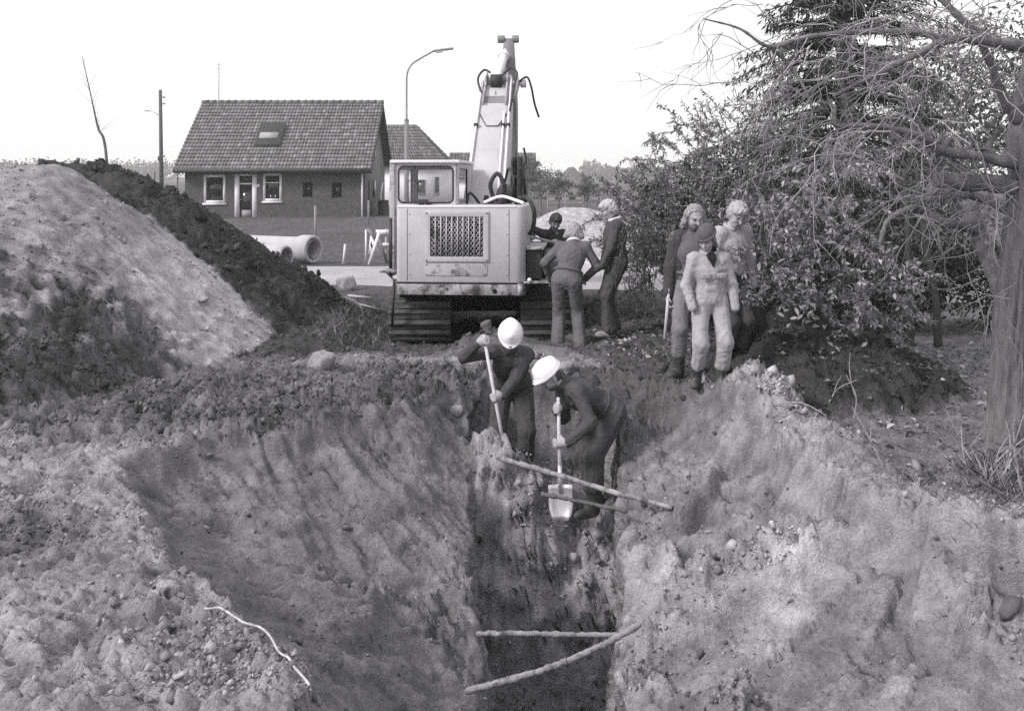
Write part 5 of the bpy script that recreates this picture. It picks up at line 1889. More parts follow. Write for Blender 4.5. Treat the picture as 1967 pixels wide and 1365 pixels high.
def surface_nets(D, lo, h):
    sg = D < 0
    nx, ny, nz = D.shape
    cor = [(i, j, k) for i in (0, 1) for j in (0, 1) for k in (0, 1)]
    cnt = np.zeros((nx - 1, ny - 1, nz - 1), np.int8)
    for (i, j, k) in cor:
        cnt += sg[i:nx - 1 + i, j:ny - 1 + j, k:nz - 1 + k]
    act = (cnt > 0) & (cnt < 8)
    idx = np.argwhere(act)
    pos = np.zeros((len(idx), 3))
    num = np.zeros(len(idx))
    for a in cor:
        for ax in range(3):
            if a[ax]:
                continue
            b = list(a)
            b[ax] = 1
            da = D[idx[:, 0] + a[0], idx[:, 1] + a[1], idx[:, 2] + a[2]]
            db = D[idx[:, 0] + b[0], idx[:, 1] + b[1], idx[:, 2] + b[2]]
            m = (da < 0) != (db < 0)
            t = np.where(m, da / np.where(m, da - db, 1), 0)
            q = np.array(a, float)[None] + np.eye(3)[ax][None] * t[:, None]
            pos[m] += q[m]
            num[m] += 1
    V = lo + h * (idx + pos / num[:, None])
    vid = np.full(act.shape, -1, np.int64)
    vid[act] = np.arange(len(idx))
    F = []
    for ax in range(3):
        u, v = [(1, 2), (2, 0), (0, 1)][ax]
        s0 = [slice(1, -1)] * 3
        s1 = [slice(1, -1)] * 3
        s0[ax] = slice(0, -1)
        s1[ax] = slice(1, None)
        ch = sg[tuple(s0)] != sg[tuple(s1)]
        fl = sg[tuple(s0)][ch]
        e = np.argwhere(ch)
        e[:, u] += 1
        e[:, v] += 1
        du, dv = np.zeros(3, int), np.zeros(3, int)
        du[u], dv[v] = 1, 1
        g_ = lambda q: vid[q[:, 0], q[:, 1], q[:, 2]]
        Q = np.stack([g_(e - du - dv), g_(e - dv), g_(e), g_(e - du)], -1)
        Q[~fl] = Q[~fl][:, ::-1]
        F.append(Q)
    F = np.concatenate(F)
    return V, F[(F >= 0).all(1)]


def vnormals(V, F):
    N = np.zeros_like(V)
    fn = np.cross(V[F[:, 2]] - V[F[:, 0]], V[F[:, 3]] - V[F[:, 1]])
    for k in range(4):
        np.add.at(N, F[:, k], fn)
    return unit(N)


def wrinkle(amp, seed, fz=15, fx=6, fine=.35):
    """cloth folds: slanting soft bulges with sharp valleys, some plain areas left smooth"""
    def f(V, F):
        N = vnormals(V, F)
        w = pn(V[:, 0] * 3.1, V[:, 1] * 3.1, V[:, 2] * 2.2, seed)
        w2 = pn(V[:, 0] * 3.1 + 7, V[:, 1] * 3.1, V[:, 2] * 2.2, seed + 4)
        area = sstep(-.35, .35, pn(V[:, 0] * 3.6, V[:, 1] * 3.6, V[:, 2] * 3.2, seed + 5))
        c1 = V[:, 2] * fz * .62 + V[:, 0] * (5 + 9 * w2) + 2.4 * w
        r1 = np.abs(pn(V[:, 0] * 4, V[:, 1] * 4 + 3, c1, seed + 1))
        c2 = V[:, 2] * fz * 1.1 - V[:, 0] * (8 + 6 * w) + 2 * w2
        r2 = np.abs(pn(V[:, 0] * 6, V[:, 1] * 6, c2, seed + 2))
        r3 = pn(V[:, 0] * 22, V[:, 1] * 22, V[:, 2] * 30, seed + 3)
        return V + N * (amp * (1.5 * np.minimum(r1, .4) * area + .9 * np.minimum(r2, .35) - .45) + amp * fine * .5 * r3)[:, None]
    return f


def creases(amp, seed, segs):
    """cloth on limbs: slanting creases bunched at the joints, long drape folds between them.
    segs: (a, b, strength at a, strength at b, creases per metre)"""
    def f(V, F):
        N = vnormals(V, F)
        best = np.full(len(V), 1e9)
        dsp = np.zeros(len(V))
        for k, (a, b, sa, sb, fr) in enumerate(segs):
            a, b = np.asarray(a, float), np.asarray(b, float)
            L = np.linalg.norm(b - a)
            ax = (b - a) / L
            t = ((V - a) @ ax) / L
            tc = np.clip(t, -.1, 1.1)
            rel = V - a - (tc * L)[:, None] * ax
            d = np.linalg.norm(rel, axis=1)
            e1 = unit(np.cross(ax, (.3, 1, .2)))
            e2 = np.cross(ax, e1)
            ang = np.arctan2(rel @ e2, rel @ e1)
            ca, sa_ = np.cos(ang), np.sin(ang)
            n1 = pn(ca * 1.1 + 3 * k, sa_ * 1.1, tc * L * 5, seed + k)
            n2 = pn(ca * .9 + 3 * k, sa_ * .9, tc * L * 2.2, seed + 30 + k)
            ph = tc * L * fr + 1.15 * n1 + .55 * np.sin(ang + 2.1 * k + seed) + .3 * np.sin(2 * ang + seed)
            cr = np.abs(np.sin(math.pi * ph)) ** .55 - .62          # rounded bulge, sharp valley
            patch = sstep(-.25, .35, pn(ca * 1.3 + 5, sa_ * 1.3 + 3 * k, tc * L * 4, seed + 60 + k))
            env = sa * np.exp(-(tc / .30) ** 2) + sb * np.exp(-((1 - tc) / .32) ** 2)
            drape = np.abs(pn(ca * 2.2 + k, sa_ * 2.2, tc * L * 1.6, seed + 90 + k)) - .2
            v = amp * (env * patch * cr * 1.25 + .9 * drape + .35 * n2)
            m = d < best
            best = np.where(m, d, best)
            dsp = np.where(m, v, dsp)
        fine = pn(V[:, 0] * 26, V[:, 1] * 26, V[:, 2] * 26, seed + 7)
        # soften jumps between neighbouring limbs
        for _ in range(2):
            acc, cnt = np.zeros(len(V)), np.zeros(len(V))
            q = dsp[F].mean(1)
            for k in range(4):
                np.add.at(acc, F[:, k], q)
                np.add.at(cnt, F[:, k], 1)
            dsp = .5 * dsp + .5 * acc / np.maximum(cnt, 1)
        return V + N * (dsp + amp * .12 * fine)[:, None]
    return f


def ik(a, c, l1, l2, hint):
    a, c, hint = (np.asarray(q, float) for q in (a, c, hint))
    d = np.linalg.norm(c - a)
    d = min(d, (l1 + l2) * .995)
    u = unit(c - a)
    x = (l1 * l1 - l2 * l2 + d * d) / (2 * d)
    h = math.sqrt(max(l1 * l1 - x * x, 0))
    hv = hint - u * np.dot(hint, u)
    return a + u * x + unit(hv) * h


def frame(fwd, upv):
    f = unit(fwd)
    r = unit(np.cross(f, upv))
    u = np.cross(r, f)
    return np.array([r, f, u]).T           # columns: right, forward, up


skin = material('skin', .34, rough=.55, var=.08, scale=12, spec=.35)
facehair = material('face_hair', .09, rough=.8, var=.3, scale=40)
def cloth(nm, v, var=.12, sc=9, folds=.0055):
    return material(nm, v, rough=.93, var=var, scale=sc, spec=.15, folds=folds)
C_ = dict(work_dark=cloth('dark_work_cloth', .07), work_light=cloth('pale_work_cloth', .34, .12, folds=.0065), denim=cloth('worn_denim', .125, .25, 5), sweater=cloth('wool_knit', .12, folds=.006), grey=cloth('grey_jacket', .38), jacket=cloth('dark_jacket', .06), pale_trousers=cloth('pale_trousers', .2), knit_dark=cloth('black_knit', .02, folds=.004), beanie=cloth('ribbed_wool', .1, folds=.003), shirt=cloth('white_shirt', .62))
boot_m = material('muddy_rubber', .06, rough=.6, var=.4, scale=10, spec=.4, stain=(.2, 9, .56))
shoe_m = material('pale_leather', .24, rough=.8, var=.25, scale=14)
def hair_m(nm, v):
    return material(nm, v, rough=.6, var=.35, scale=35, spec=.3, stretch=(1, 1, .3), bump=.004, bscale=90)
H_ = dict(blond=hair_m('blond_hair', .42), grey=hair_m('grey_curly_hair', .33), brown=hair_m('brown_hair', .12), dark=hair_m('dark_hair', .05), fair=hair_m('fair_hair', .26))


def make_person(label, loc, yaw, H=1.75, pelvis=(0, 0, .95), neck=(0, 0, 1.47), pel_fwd=(0, 1, 0), sh_right=(1, 0, 0), look=(0, 1, 0), head_up=None, head_off=None,
                hands=None, hand_dirs=None, palm=None, elbows=((1, -.6, -.6), (-1, -.6, -.6)), feet=None, toes=((.2, 1, 0), (-.2, 1, 0)), knees=((0, 1, 0), (0, 1, 0)),
                top='work_dark', bottom='work_dark', coat=None, footwear=('boot', boot_m), hair=('short', 'brown'), helmet=False, beanie=False, beard=0, seed=1, fold=.011, curl=.6, hands_in=False, grips=None, collar=None, flaps=False, cuff=True, bulk=1.0, coat_open=False, under=None):
    """local axes: x = the person's right, y = forward, z = up; tuples are (right, left)"""
    s = H / 1.75
    P = thing('person', label, 'person', loc, yaw)
    pelvis, neck = np.array(pelvis, float), np.array(neck, float)
    upv = unit(neck - pelvis)
    Rp = frame(np.array(pel_fwd) - upv * np.dot(pel_fwd, upv), upv)
    shr = unit(np.array(sh_right, float))
    fch = unit(np.cross(upv, shr))
    Rc = np.array([shr, fch, unit(np.cross(shr, fch))]).T
    hips = [pelvis + Rp[:, 0] * .09 * s * sg - upv * .03 for sg in (1, -1)]
    shs = [neck + shr * .162 * s * sg - upv * .06 * s for sg in (1, -1)]
    feet = [np.array(f, float) for f in feet]
    hands = [np.array(f, float) for f in hands]
    GR = {}
    if grips:                                   # both hands close round a shaft: target points given in the place itself
        cy_, sy_ = math.cos(-yaw), math.sin(-yaw)
        tl_ = lambda q: np.array([(q[0] - loc[0]) * cy_ - (q[1] - loc[1]) * sy_, (q[0] - loc[0]) * sy_ + (q[1] - loc[1]) * cy_, q[2] - loc[2]])
        g0, g1 = tl_(grips[0]), tl_(grips[1])
        axis = unit(g0 - g1)
        for i, gp in ((0, g0), (1, g1)):
            fa = gp - ik(shs[i], gp, .29 * s, .265 * s, elbows[i])
            hd = unit(fa - axis * np.dot(fa, axis))
            pd = np.cross(axis, hd) * (1 if i == 0 else -1)
            hands[i] = gp - hd * .062 * s - pd * .030 * s
            GR[i] = (hd, pd)
    kn = [ik(hips[i], feet[i], .43 * s, .42 * s, knees[i]) for i in (0, 1)]
    el = [ik(shs[i], hands[i], .29 * s, .265 * s, elbows[i]) for i in (0, 1)]
    # keep limb ends within reach
    feet = [kn[i] + unit(feet[i] - kn[i]) * min(np.linalg.norm(feet[i] - kn[i]), .43 * s) for i in (0, 1)]
    hands = [el[i] + unit(hands[i] - el[i]) * min(np.linalg.norm(hands[i] - el[i]), .27 * s) for i in (0, 1)]
    look = unit(np.array(look, float))
    hu = np.array(head_up if head_up is not None else upv * .5 + (0, 0, .6), float)
    Rh = frame(look, hu)
    hc = neck + (np.array(head_off) if head_off is not None else unit(upv * .6 + Rh[:, 2] * .6) * .155 * s + look * .025 * s)
    hp = lambda x, y, z: hc + Rh @ (np.array([x, y, z]) * s)
    I3 = np.eye(3)
    # ---------------- body
    b = SDF(.0115)
    b.el(pelvis, Rp, np.array([.155, .105, .12]) * s, .05)
    b.el(pelvis * .5 + neck * .5, Rc, np.array([.135, .095, .16]) * s, .08)
    b.el(neck - upv * .17 * s, Rc, np.array([.165, .105, .16]) * s, .06)
    b.rc(shs[0], shs[1], .06 * s, .06 * s, .05)
    b.rc(neck - upv * .03, hc - Rh[:, 2] * .05 * s, .058 * s, .052 * s, .03)
    for i in (0, 1):
        b.rc(hips[i], kn[i], .085 * s, .058 * s, .05).rc(kn[i], feet[i], .055 * s, .04 * s, .03)
        td = unit(np.array(toes[i], float))
        hl = feet[i] + (0, 0, -.045) - td * .045
        b.rc(hl, feet[i] + td * .14 * s + (0, 0, -.055), .035, .028, .03)
        b.rc(shs[i], el[i], .048 * s, .04 * s, .03).rc(el[i], hands[i], .04 * s, .028 * s, .03)
    # head
    b.el(hp(0, -.012, .03), Rh, np.array([.076, .094, .09]) * s, .03)
    b.el(hp(0, .018, -.035), Rh, np.array([.06, .074, .085]) * s, .03)
    b.el(hp(0, .055, -.09), Rh, np.array([.034, .03, .024]) * s, .03)
    b.rc(hp(0, .092, .008), hp(0, .114, -.03), .009 * s, .014 * s, .014)
    b.rc(hp(-.034, .083, .022), hp(.034, .083, .022), .011 * s, .011 * s, .02)
    b.rc(hp(-.02, .088, -.062), hp(.02, .088, -.062), .008 * s, .008 * s, .014)
    for sg in (1, -1):
        b.el(hp(.078 * sg, -.008, -.012), Rh, np.array([.012, .024, .032]) * s, .012)
        b.el(hp(.038 * sg, .06, -.03), Rh, np.array([.024, .024, .022]) * s, .02)
    # hands: palm, four fingers with a knuckle bend, a thumb from the side of the palm
    if not hands_in:
        for i in (0, 1):
            hd = unit(np.array(hand_dirs[i], float)) if hand_dirs else unit(hands[i] - el[i])
            pd = np.array(palm[i], float) if palm else np.array([0, 1, -.2])
            pd = unit(pd - hd * np.dot(pd, hd))
            if i in GR:
                hd, pd = GR[i]
            sd_ = np.cross(hd, pd) * (1 if i == 0 else -1)      # towards the thumb
            Rw = np.array([sd_, pd, hd]).T
            c0 = hands[i] + hd * .05 * s
            b.el(c0, Rw, np.array([.042, .016, .05]) * s, .02)
            b.rc(hands[i] - hd * .02, c0, .026 * s, .024 * s, .02)
            for f in range(4):
                o = (.031 - .0205 * f)
                ln = (.041, .047, .044, .034)[f] * s
                k0 = c0 + sd_ * o * s + hd * .045 * s
                a1 = curl
                k1 = k0 + (hd * math.cos(a1) + pd * math.sin(a1)) * ln
                a2 = curl * 2.3
                k2 = k1 + (hd * math.cos(a2) + pd * math.sin(a2)) * ln * .85
                b.rc(k0, k1, .0105 * s, .0098 * s, .006).rc(k1, k2, .0098 * s, .0085 * s, .006)
            t0 = hands[i] + sd_ * .032 * s + hd * .03 * s
            t1 = t0 + (sd_ * .55 + hd * .55 + pd * .5) * .042 * s
            t2 = t1 + (hd * .7 + pd * .7 - sd_ * .2) * .034 * s
            b.rc(t0, t1, .014 * s, .012 * s, .012).rc(t1, t2, .012 * s, .0095 * s, .006)
    V, F = b.mesh()
    bo = MB().add(V, F).build('body', [skin, facehair], P, smooth=True)
    # eyes, brows, lips as marks of their own colour on the skin
    ctr = V[F].mean(1)
    loc_h = (ctr - hc) @ Rh / s
    mk = np.zeros(len(F), np.int32)
    for sg in (1, -1):
        mk |= (((loc_h[:, 0] - .031 * sg) / .014) ** 2 + ((loc_h[:, 2] - .004) / .007) ** 2 < 1) & (loc_h[:, 1] > .05)
        mk |= (((loc_h[:, 0] - .033 * sg) / .024) ** 2 + ((loc_h[:, 2] - .025) / .006) ** 2 < 1) & (loc_h[:, 1] > .05)
    mk |= (np.abs(loc_h[:, 0]) < .022) & (np.abs(loc_h[:, 2] + .062) < .004) & (loc_h[:, 1] > .06)
    if beard:
        mk |= (loc_h[:, 1] > .0) & (loc_h[:, 2] < -.068) & (loc_h[:, 2] > -.13) & (np.abs(loc_h[:, 0]) < .07)
        mk |= (loc_h[:, 1] > .05) & (np.abs(loc_h[:, 2] + .047) < .009) & (np.abs(loc_h[:, 0]) < .034)
    bo.data.polygons.foreach_set('material_index', mk)
    # ---------------- clothes
    hg = .013
    ov = .02 * s * bulk
    tr = SDF(hg)
    tr.el(pelvis + upv * .02, Rp, np.array([.165 + ov * .7, .12 + ov * .6, .13]) * s, .05)
    for i in (0, 1):
        an = kn[i] + (feet[i] - kn[i]) * (.60 if footwear[0] == 'boot' else .97)
        tr.rc(hips[i] + Rp[:, 0] * (-.01 if i else .01), kn[i], .090 * s + ov * .5, .066 * s + ov * .5, .045).rc(kn[i], an, .070 * s + ov * .5, .068 * s + ov * .6, .04)
        if footwear[0] == 'boot':
            pass
    lsg = []
    for i in (0, 1):
        lsg += [(hips[i], kn[i], .7, .5, 11), (kn[i], feet[i], .55, .9, 13)]
    V, F = tr.mesh(creases(fold * 2.1, seed * 10, lsg))
    MB().add(V, F).build('trousers', C_[bottom], P, smooth=True)
    jk = SDF(hg)
    jk.el(pelvis + upv * .06, Rp, np.array([.165 + ov * .6, .118 + ov * .6, .13]) * s, .06)
    jk.el(pelvis * .5 + neck * .5, Rc, np.array([.14 + ov * .7, .106 + ov * .6, .17]) * s, .08)
    jk.el(neck - upv * .18 * s, Rc, np.array([.166 + ov * .5, .118 + ov * .5, .165]) * s, .06)
    jk.rc(shs[0] + upv * .0, shs[1], .066 * s, .066 * s, .05)
    for i in (0, 1):
        wr_ = el[i] + (hands[i] - el[i]) * .94
        jk.rc(shs[i], el[i], .056 * s + ov * .35, .048 * s + ov * .35, .04).rc(el[i], wr_, .048 * s + ov * .35, .040 * s + ov * .25, .03)
    jk.rc(neck - upv * .045 - fch * .01, neck + upv * .012, .074 * s, .066 * s, .03)
    asg = [(pelvis, neck, 1.0, .25, 10)]
    for i in (0, 1):
        asg += [(shs[i], el[i], .4, .8, 13), (el[i], hands[i], .8, .6, 15)]
    V, F = jk.mesh(creases(fold * 1.9, seed * 10 + 5, asg))
    jo = MB().add(V, F).build('jacket' if top not in ('sweater', 'knit_dark') else 'sweater', C_[top], P, smooth=True)
    if cuff and not hands_in:
        for i in (0, 1):
            w0 = el[i] + (hands[i] - el[i]) * .90
            w1 = el[i] + (hands[i] - el[i]) * .97
            MB().tube([w0, w1], [.048 * s, .046 * s], 12).build('cuff', C_[top], jo, smooth=True)
    if (top == bottom and not flaps) or top == 'sweater':
        # waist seam
        a = np.linspace(0, 2 * math.pi, 25)
        cw = pelvis + upv * .115
        ring = [cw + Rp[:, 0] * math.cos(t) * (.158 + ov * .6) * s + Rp[:, 1] * math.sin(t) * (.118 + ov * .6) * s for t in a]
        MB().tube(ring, .012 if top != 'sweater' else .022, 6, False).build('waistband', C_[top], jo, smooth=True)
    if collar:
        a = np.linspace(math.radians(-65), math.radians(245), 22)
        ring = [neck + upv * .025 + shr * math.cos(t) * .078 * s - fch * math.sin(t) * .078 * s - upv * (.035 * (1 - math.sin(t)) * .5) for t in a]
        MB().tube(ring, .02, 8).build('collar', C_[collar], jo, smooth=True)
    if under:                                   # dark roll-neck showing in the open collar
        a = np.linspace(0, 2 * math.pi, 19)
        for q, hgt in enumerate((.03, .055)):
            ring = [neck + upv * hgt + shr * math.cos(t) * .064 * s + fch * (math.sin(t) * .064 * s + .006) for t in a]
            MB().tube(ring, .018 * s, 7, False).build('roll_neck', C_[under], jo, smooth=True)
        fo = lambda dx, dz, df: neck + shr * dx * s + upv * dz * s + fch * df * s
        V = [fo(-.055, .01, .075), fo(.055, .01, .075), fo(.045, -.06, .122), fo(-.045, -.06, .122), fo(0, -.15, .150)]
        MB().add(V + [q - fch * .02 for q in V], [[0, 3, 2, 1], [5, 6, 7, 8]]).add(V, [[3, 4, 2]]).build('sweater_front', C_[under], jo)
    if flaps:
        for sg in (1, -1):
            c = neck - upv * .23 * s + shr * sg * .085 * s + fch * (.128 + ov) * s
            MB().box(c, (.09, .016, .05), Rc).build('pocket_flap', C_[top], jo, bevel=.008)
    if coat:
        cs = SDF(hg)
        hem = pelvis - upv * .16 * s
        for i, sg in ((0, 1), (1, -1)):
            cs.rc(shs[i] - shr * sg * .045 + fch * .0, hem + Rp[:, 0] * sg * .115 * s - fch * .01, .078 * s, .085 * s, .05)
            cs.rc(shs[i], el[i], .070 * s, .060 * s, .04).rc(el[i], el[i] + (hands[i] - el[i]) * .95, .060 * s, .052 * s, .03)
        cs.rc(neck - fch * .06 - upv * .04, hem - fch * .06, .09 * s, .12 * s, .06)
        cs.rc(neck - fch * .03 + upv * .0 + shr * .04, neck - fch * .03 - shr * .04, .06 * s, .06 * s, .04)
        V, F = cs.mesh(creases(fold * 1.5, seed * 10 + 7, asg))
        # open at the front: leave out the faces of the strip over the chest
        cc = V[F].mean(1)
        rel = cc - neck
        keep = ~((rel @ fch > .045 * s) & (np.abs(rel @ shr + .012) < (.055 + .05 * np.clip(-(rel @ upv) * .6, 0, 1)) * s) & (rel @ upv < .03))
        MB().add(V, F[keep]).build('coat', C_[coat], P, smooth=True).modifiers.new('thickness', 'SOLIDIFY').thickness = .006
    # ---------------- footwear
    for i in (0, 1):
        td = unit(np.array(toes[i], float))
        Rf = frame(td, (0, 0, 1))
        f = SDF(.011)
        sole = feet[i] + (0, 0, -.06)
        f.el(sole + td * .105 * s, Rf, np.array([.05, .085, .045]) * s, .03)
        f.el(sole - td * .03 * s + (0, 0, .01), Rf, np.array([.042, .055, .05]) * s, .03)
        f.rc(sole + td * .02, feet[i] + (0, 0, .02), .048 * s, .05 * s, .04)
        if footwear[0] == 'boot':
            f.rc(feet[i], kn[i] + (feet[i] - kn[i]) * .52, .054 * s, .066 * s, .03)
            f.cut(kn[i] + (feet[i] - kn[i]) * .55, kn[i] - feet[i])
        f.cut(sole - (0, 0, .036), (0, 0, -1))
        V, F = f.mesh(wrinkle(.003, seed + i, 10))
        MB().add(V, F).build('boot' if footwear[0] == 'boot' else 'shoe', footwear[1], P, smooth=True)
    # ---------------- head cover
    if hair and not helmet:
        style, colr = hair
        hr = SDF(.0095)
        hr.el(hp(0, -.018, .043), Rh, np.array([.086, .098, .088]) * s, .03)
        if style in ('short', 'curly'):
            hr.el(hp(0, -.055, -.02), Rh, np.array([.074, .05, .065]) * s, .04)
        if style == 'mop':
            hr.el(hp(0, -.05, -.025), Rh, np.array([.09, .065, .08]) * s, .04)
            hr.el(hp(0, .05, .07), Rh, np.array([.07, .045, .04]) * s, .04)
        if style == 'long':
            hr.el(hp(0, -.05, -.04), Rh, np.array([.092, .07, .1]) * s, .05)
            for sg in (1, -1):
                hr.rc(hp(.076 * sg, -.015, .03), hp(.098 * sg, -.035, -.09), .026 * s, .036 * s, .04)
        # hairline: cut away over the face
        hr.cut(hp(0, {'mop': .095, 'long': .046}.get(style, .062), .055), Rh @ np.array([0, 1, -.35]))
        V, F = hr.mesh(None)
        N = vnormals(V, F)
        L = (V - hc) @ Rh
        ks = 60 if style in ('curly', 'mop') else 95
        am = .013 if style in ('curly', 'mop', 'long') else .006
        V = V + N * (am * (pn(L[:, 0] * ks * .6, L[:, 1] * ks * .6, L[:, 2] * ks * (.5 if style in ('curly', 'mop') else .22), seed) + .5 * pn(L[:, 0] * 130, L[:, 1] * 130, L[:, 2] * 40, seed + 3)))[:, None]
        if not beanie:
            MB().add(V, F).build('hair', H_[colr], P, smooth=True)
        else:
            hr2 = SDF(.0095)
            hr2.el(hp(0, -.05, -.03), Rh, np.array([.088, .06, .075]) * s, .04)
            for sg in (1, -1):
                hr2.rc(hp(.076 * sg, .012, .0), hp(.082 * sg, -.01, -.085), .02 * s, .026 * s, .03)
            V, F = hr2.mesh(None)
            N = vnormals(V, F)
            L = (V - hc) @ Rh
            V = V + N * (.008 * pn(L[:, 0] * 60, L[:, 1] * 60, L[:, 2] * 16, seed))[:, None]
            MB().add(V, F).build('hair', H_[colr], P, smooth=True)
            bn = SDF(.0085)
            bn.el(hp(0, -.02, .05), Rh, np.array([.098, .114, .10]) * s, .02)
            bn.el(hp(0, -.075, .085), Rh, np.array([.07, .06, .06]) * s, .05)
            bn.cut(hp(0, .06, .028), Rh @ np.array([0, -.42, -1]))
            V, F = bn.mesh(None)
            N = vnormals(V, F)
            L = (V - hc) @ Rh
            th = np.arctan2(L[:, 0], L[:, 1] + .02)
            V = V + N * (.0035 * np.sin(th * 26))[:, None]
            cap = MB().add(V, F).build('knitted_cap', C_['beanie'], P, smooth=True)
            ring = []
            for t in np.linspace(0, 2 * math.pi, 30):
                x, y = .097 * math.cos(t), -.02 + .113 * math.sin(t)
                ring.append(hp(x, y, .05 - .42 * (y - .03) * .62))
            MB().tube(ring, .017 * s, 8, False).build('turn_up', C_['beanie'], cap, smooth=True)
    if helmet:
        if hair:
            MB().add(*SDF(.01).el(hp(0, -.04, -.02), Rh, np.array([.082, .062, .06]) * s, .03).mesh()).build('hair', H_[hair[1]], P, smooth=True)
        hm = SDF(.0085)
        hm.el(hp(0, -.008, .045), Rh, np.array([.116, .138, .13]) * s, .02)
        hm.rc(hp(0, -.10, .115), hp(0, .07, .135), .022, .022, .04)
        hm.cut(hp(0, 0, .036), Rh @ np.array([0, 0, -1.0]))
        hm.el(hp(0, .080, .050), Rh, np.array([.082, .082, .014]) * s, .025)
        hm.el(hp(0, -.008, .045), Rh, np.array([.119, .142, .012]) * s, .012)
        V, F = hm.mesh()
        ho = MB().add(V, F).build('hard_hat', M['white'], P, smooth=True)
        MB().box(hp(0, .148, .066), (.03, .006, .008), Rh).build('badge', M['black'], ho)
        a = np.linspace(math.radians(200), math.radians(340), 12)
    J = dict(hands=hands, root=P, hc=hc, el=el)
    c, sn = math.cos(yaw), math.sin(yaw)
    J['w'] = lambda q: np.array([q[0] * c - q[1] * sn + loc[0], q[0] * sn + q[1] * c + loc[1], q[2] + loc[2]])
    return J


def stand(x, yfoot, d):
    """ground point under a person whose feet show at the pixel"""
    q = at(x, yfoot, d)
    return np.array([q[0], d, q[2]])


PI = math.pi
def put(x, d, dz=0.0):
    X = (x - CX) * d / FPX
    return (X, d, gzmin(X, d, .1) + dz)


# the boy in pale overalls on the sand bank
bp = put(1364, 9.33, .085)
make_person('boy in a ribbed cap and pale overalls, hands in pockets, on the sand bank', bp, PI + .12, H=1.56, pelvis=(0, 0, .83), neck=(.015, .01, 1.275), look=(.6, .8, -.5), head_up=(.3, .3, 1),
            hands=((.20, .10, .76), (-.21, .10, .75)), elbows=((1, -.9, -.3), (-1, -.8, -.2)), feet=((.12, -.05, .095), (-.08, .05, .095)), toes=((.45, 1, 0), (-.15, 1, 0)), knees=((.2, 1, 0), (-.1, 1, 0)),
            top='work_light', bottom='work_light', hair=('long', 'brown'), beanie=True, seed=3, fold=.012, hands_in=True, collar='work_light', flaps=True, bulk=1.0, under='knit_dark')
# long-haired man with an open jacket and a stick
lp_ = put(1322, 10.2, .03)
L1 = make_person('long-haired bearded man in an open dark jacket holding a pale stick', lp_, PI - .1, H=1.84, pelvis=(-.03, 0, .97), neck=(-.05, .03, 1.50), look=(-.25, 1, -.4), head_up=(0, .25, 1),
            hands=((.21, .08, .80), (-.24, .12, .86)), palm=((-1, .2, 0), (1, .2, 0)), elbows=((1, -.6, -.3), (-1, -.8, -.3)), feet=((.1, .02, .1), (-.1, -.12, .1)), toes=((.7, 1, 0), (.1, 1, 0)), knees=((.1, 1, 0), (0, 1, 0)),
            top='sweater', bottom='pale_trousers', coat='jacket', hair=('long', 'fair'), beard=1, seed=4, footwear=('boot', boot_m), curl=.8, fold=.011, bulk=.5)
# older man with curly grey hair behind the boy
op = put(1398, 10.15, .03)
make_person('curly grey-haired man in a pale jacket bowed behind the boy', op, PI + .5, H=1.82, pelvis=(0, 0, .95), neck=(.02, .10, 1.46), look=(.25, .85, -.65), head_up=(0, .5, 1),
            hands=((.20, .14, .86), (-.24, .10, .84)), elbows=((1, -.7, -.3), (-1, -.7, -.3)), feet=((.11, 0, .1), (-.11, .02, .1)), top='grey', bottom='work_dark', hair=('mop', 'grey'), seed=5, bulk=1.3, fold=.010, collar='grey', hands_in=True)
# man in dark overalls seen from the side
dp = put(1182, 13.0, .03)
make_person('fair-haired man in dark overalls standing in profile by the shrub', dp, PI / 2 + .12, H=1.82, pelvis=(0, -.02, .98), neck=(0, .02, 1.53), look=(0, 1, -.42), head_up=(0, .3, 1), head_off=(0, .075, .13),
            hands=((.2, .14, .86), (-.17, .22, .9)), elbows=((.5, -1, -.2), (-.5, -1, -.2)), feet=((.1, .0, .1), (-.1, .10, .1)), toes=((.1, 1, 0), (-.05, 1, 0)),
            top='work_dark', bottom='work_dark', hair=('mop', 'blond'), seed=6, footwear=('shoe', shoe_m), bulk=2.0, fold=.011, collar='shirt', hands_in=True)
# man in a sweater, his back to us
sp_ = put(1092, 12.75, .03)
make_person('man in a knitted sweater and jeans bending with his back turned', sp_, -.1, H=1.80, pelvis=(-.02, .0, .95), neck=(.06, .20, 1.42), look=(-.1, .75, -.75), head_up=(0, .8, .6), head_off=(0, .10, .12),
            hands=((.20, .30, .93), (-.26, .34, .92)), elbows=((1.2, -.5, .1), (-1.2, -.5, .1)), feet=((.15, .0, .1), (-.14, .03, .1)), toes=((.3, 1, 0), (-.3, 1, 0)), top='sweater', bottom='denim', hair=('long', 'fair'), seed=7, footwear=('shoe', boot_m), fold=.008, bulk=1.0, curl=.7, collar='shirt')
# man half hidden behind him, handling a bar
hp_ = put(1060, 15.2, .03)
L2 = make_person('dark-haired man half hidden behind the sweater man, holding a bar', hp_, PI + .45, H=1.80, pelvis=(0, -.05, .97), neck=(.02, .10, 1.50), look=(.3, .8, -.5), head_up=(0, .5, 1),
            hands=((.3, .38, 1.2), (-.1, .42, 1.1)), grips=(at(1022, 455, 14.85), at(1066, 466, 14.75)), elbows=((1.2, -.2, .1), (-1, -.4, -.6)), feet=((.12, 0, .1), (-.12, .05, .1)), top='jacket', bottom='work_dark', hair=('mop', 'dark'), seed=8, footwear=('boot', boot_m), curl=1.0)
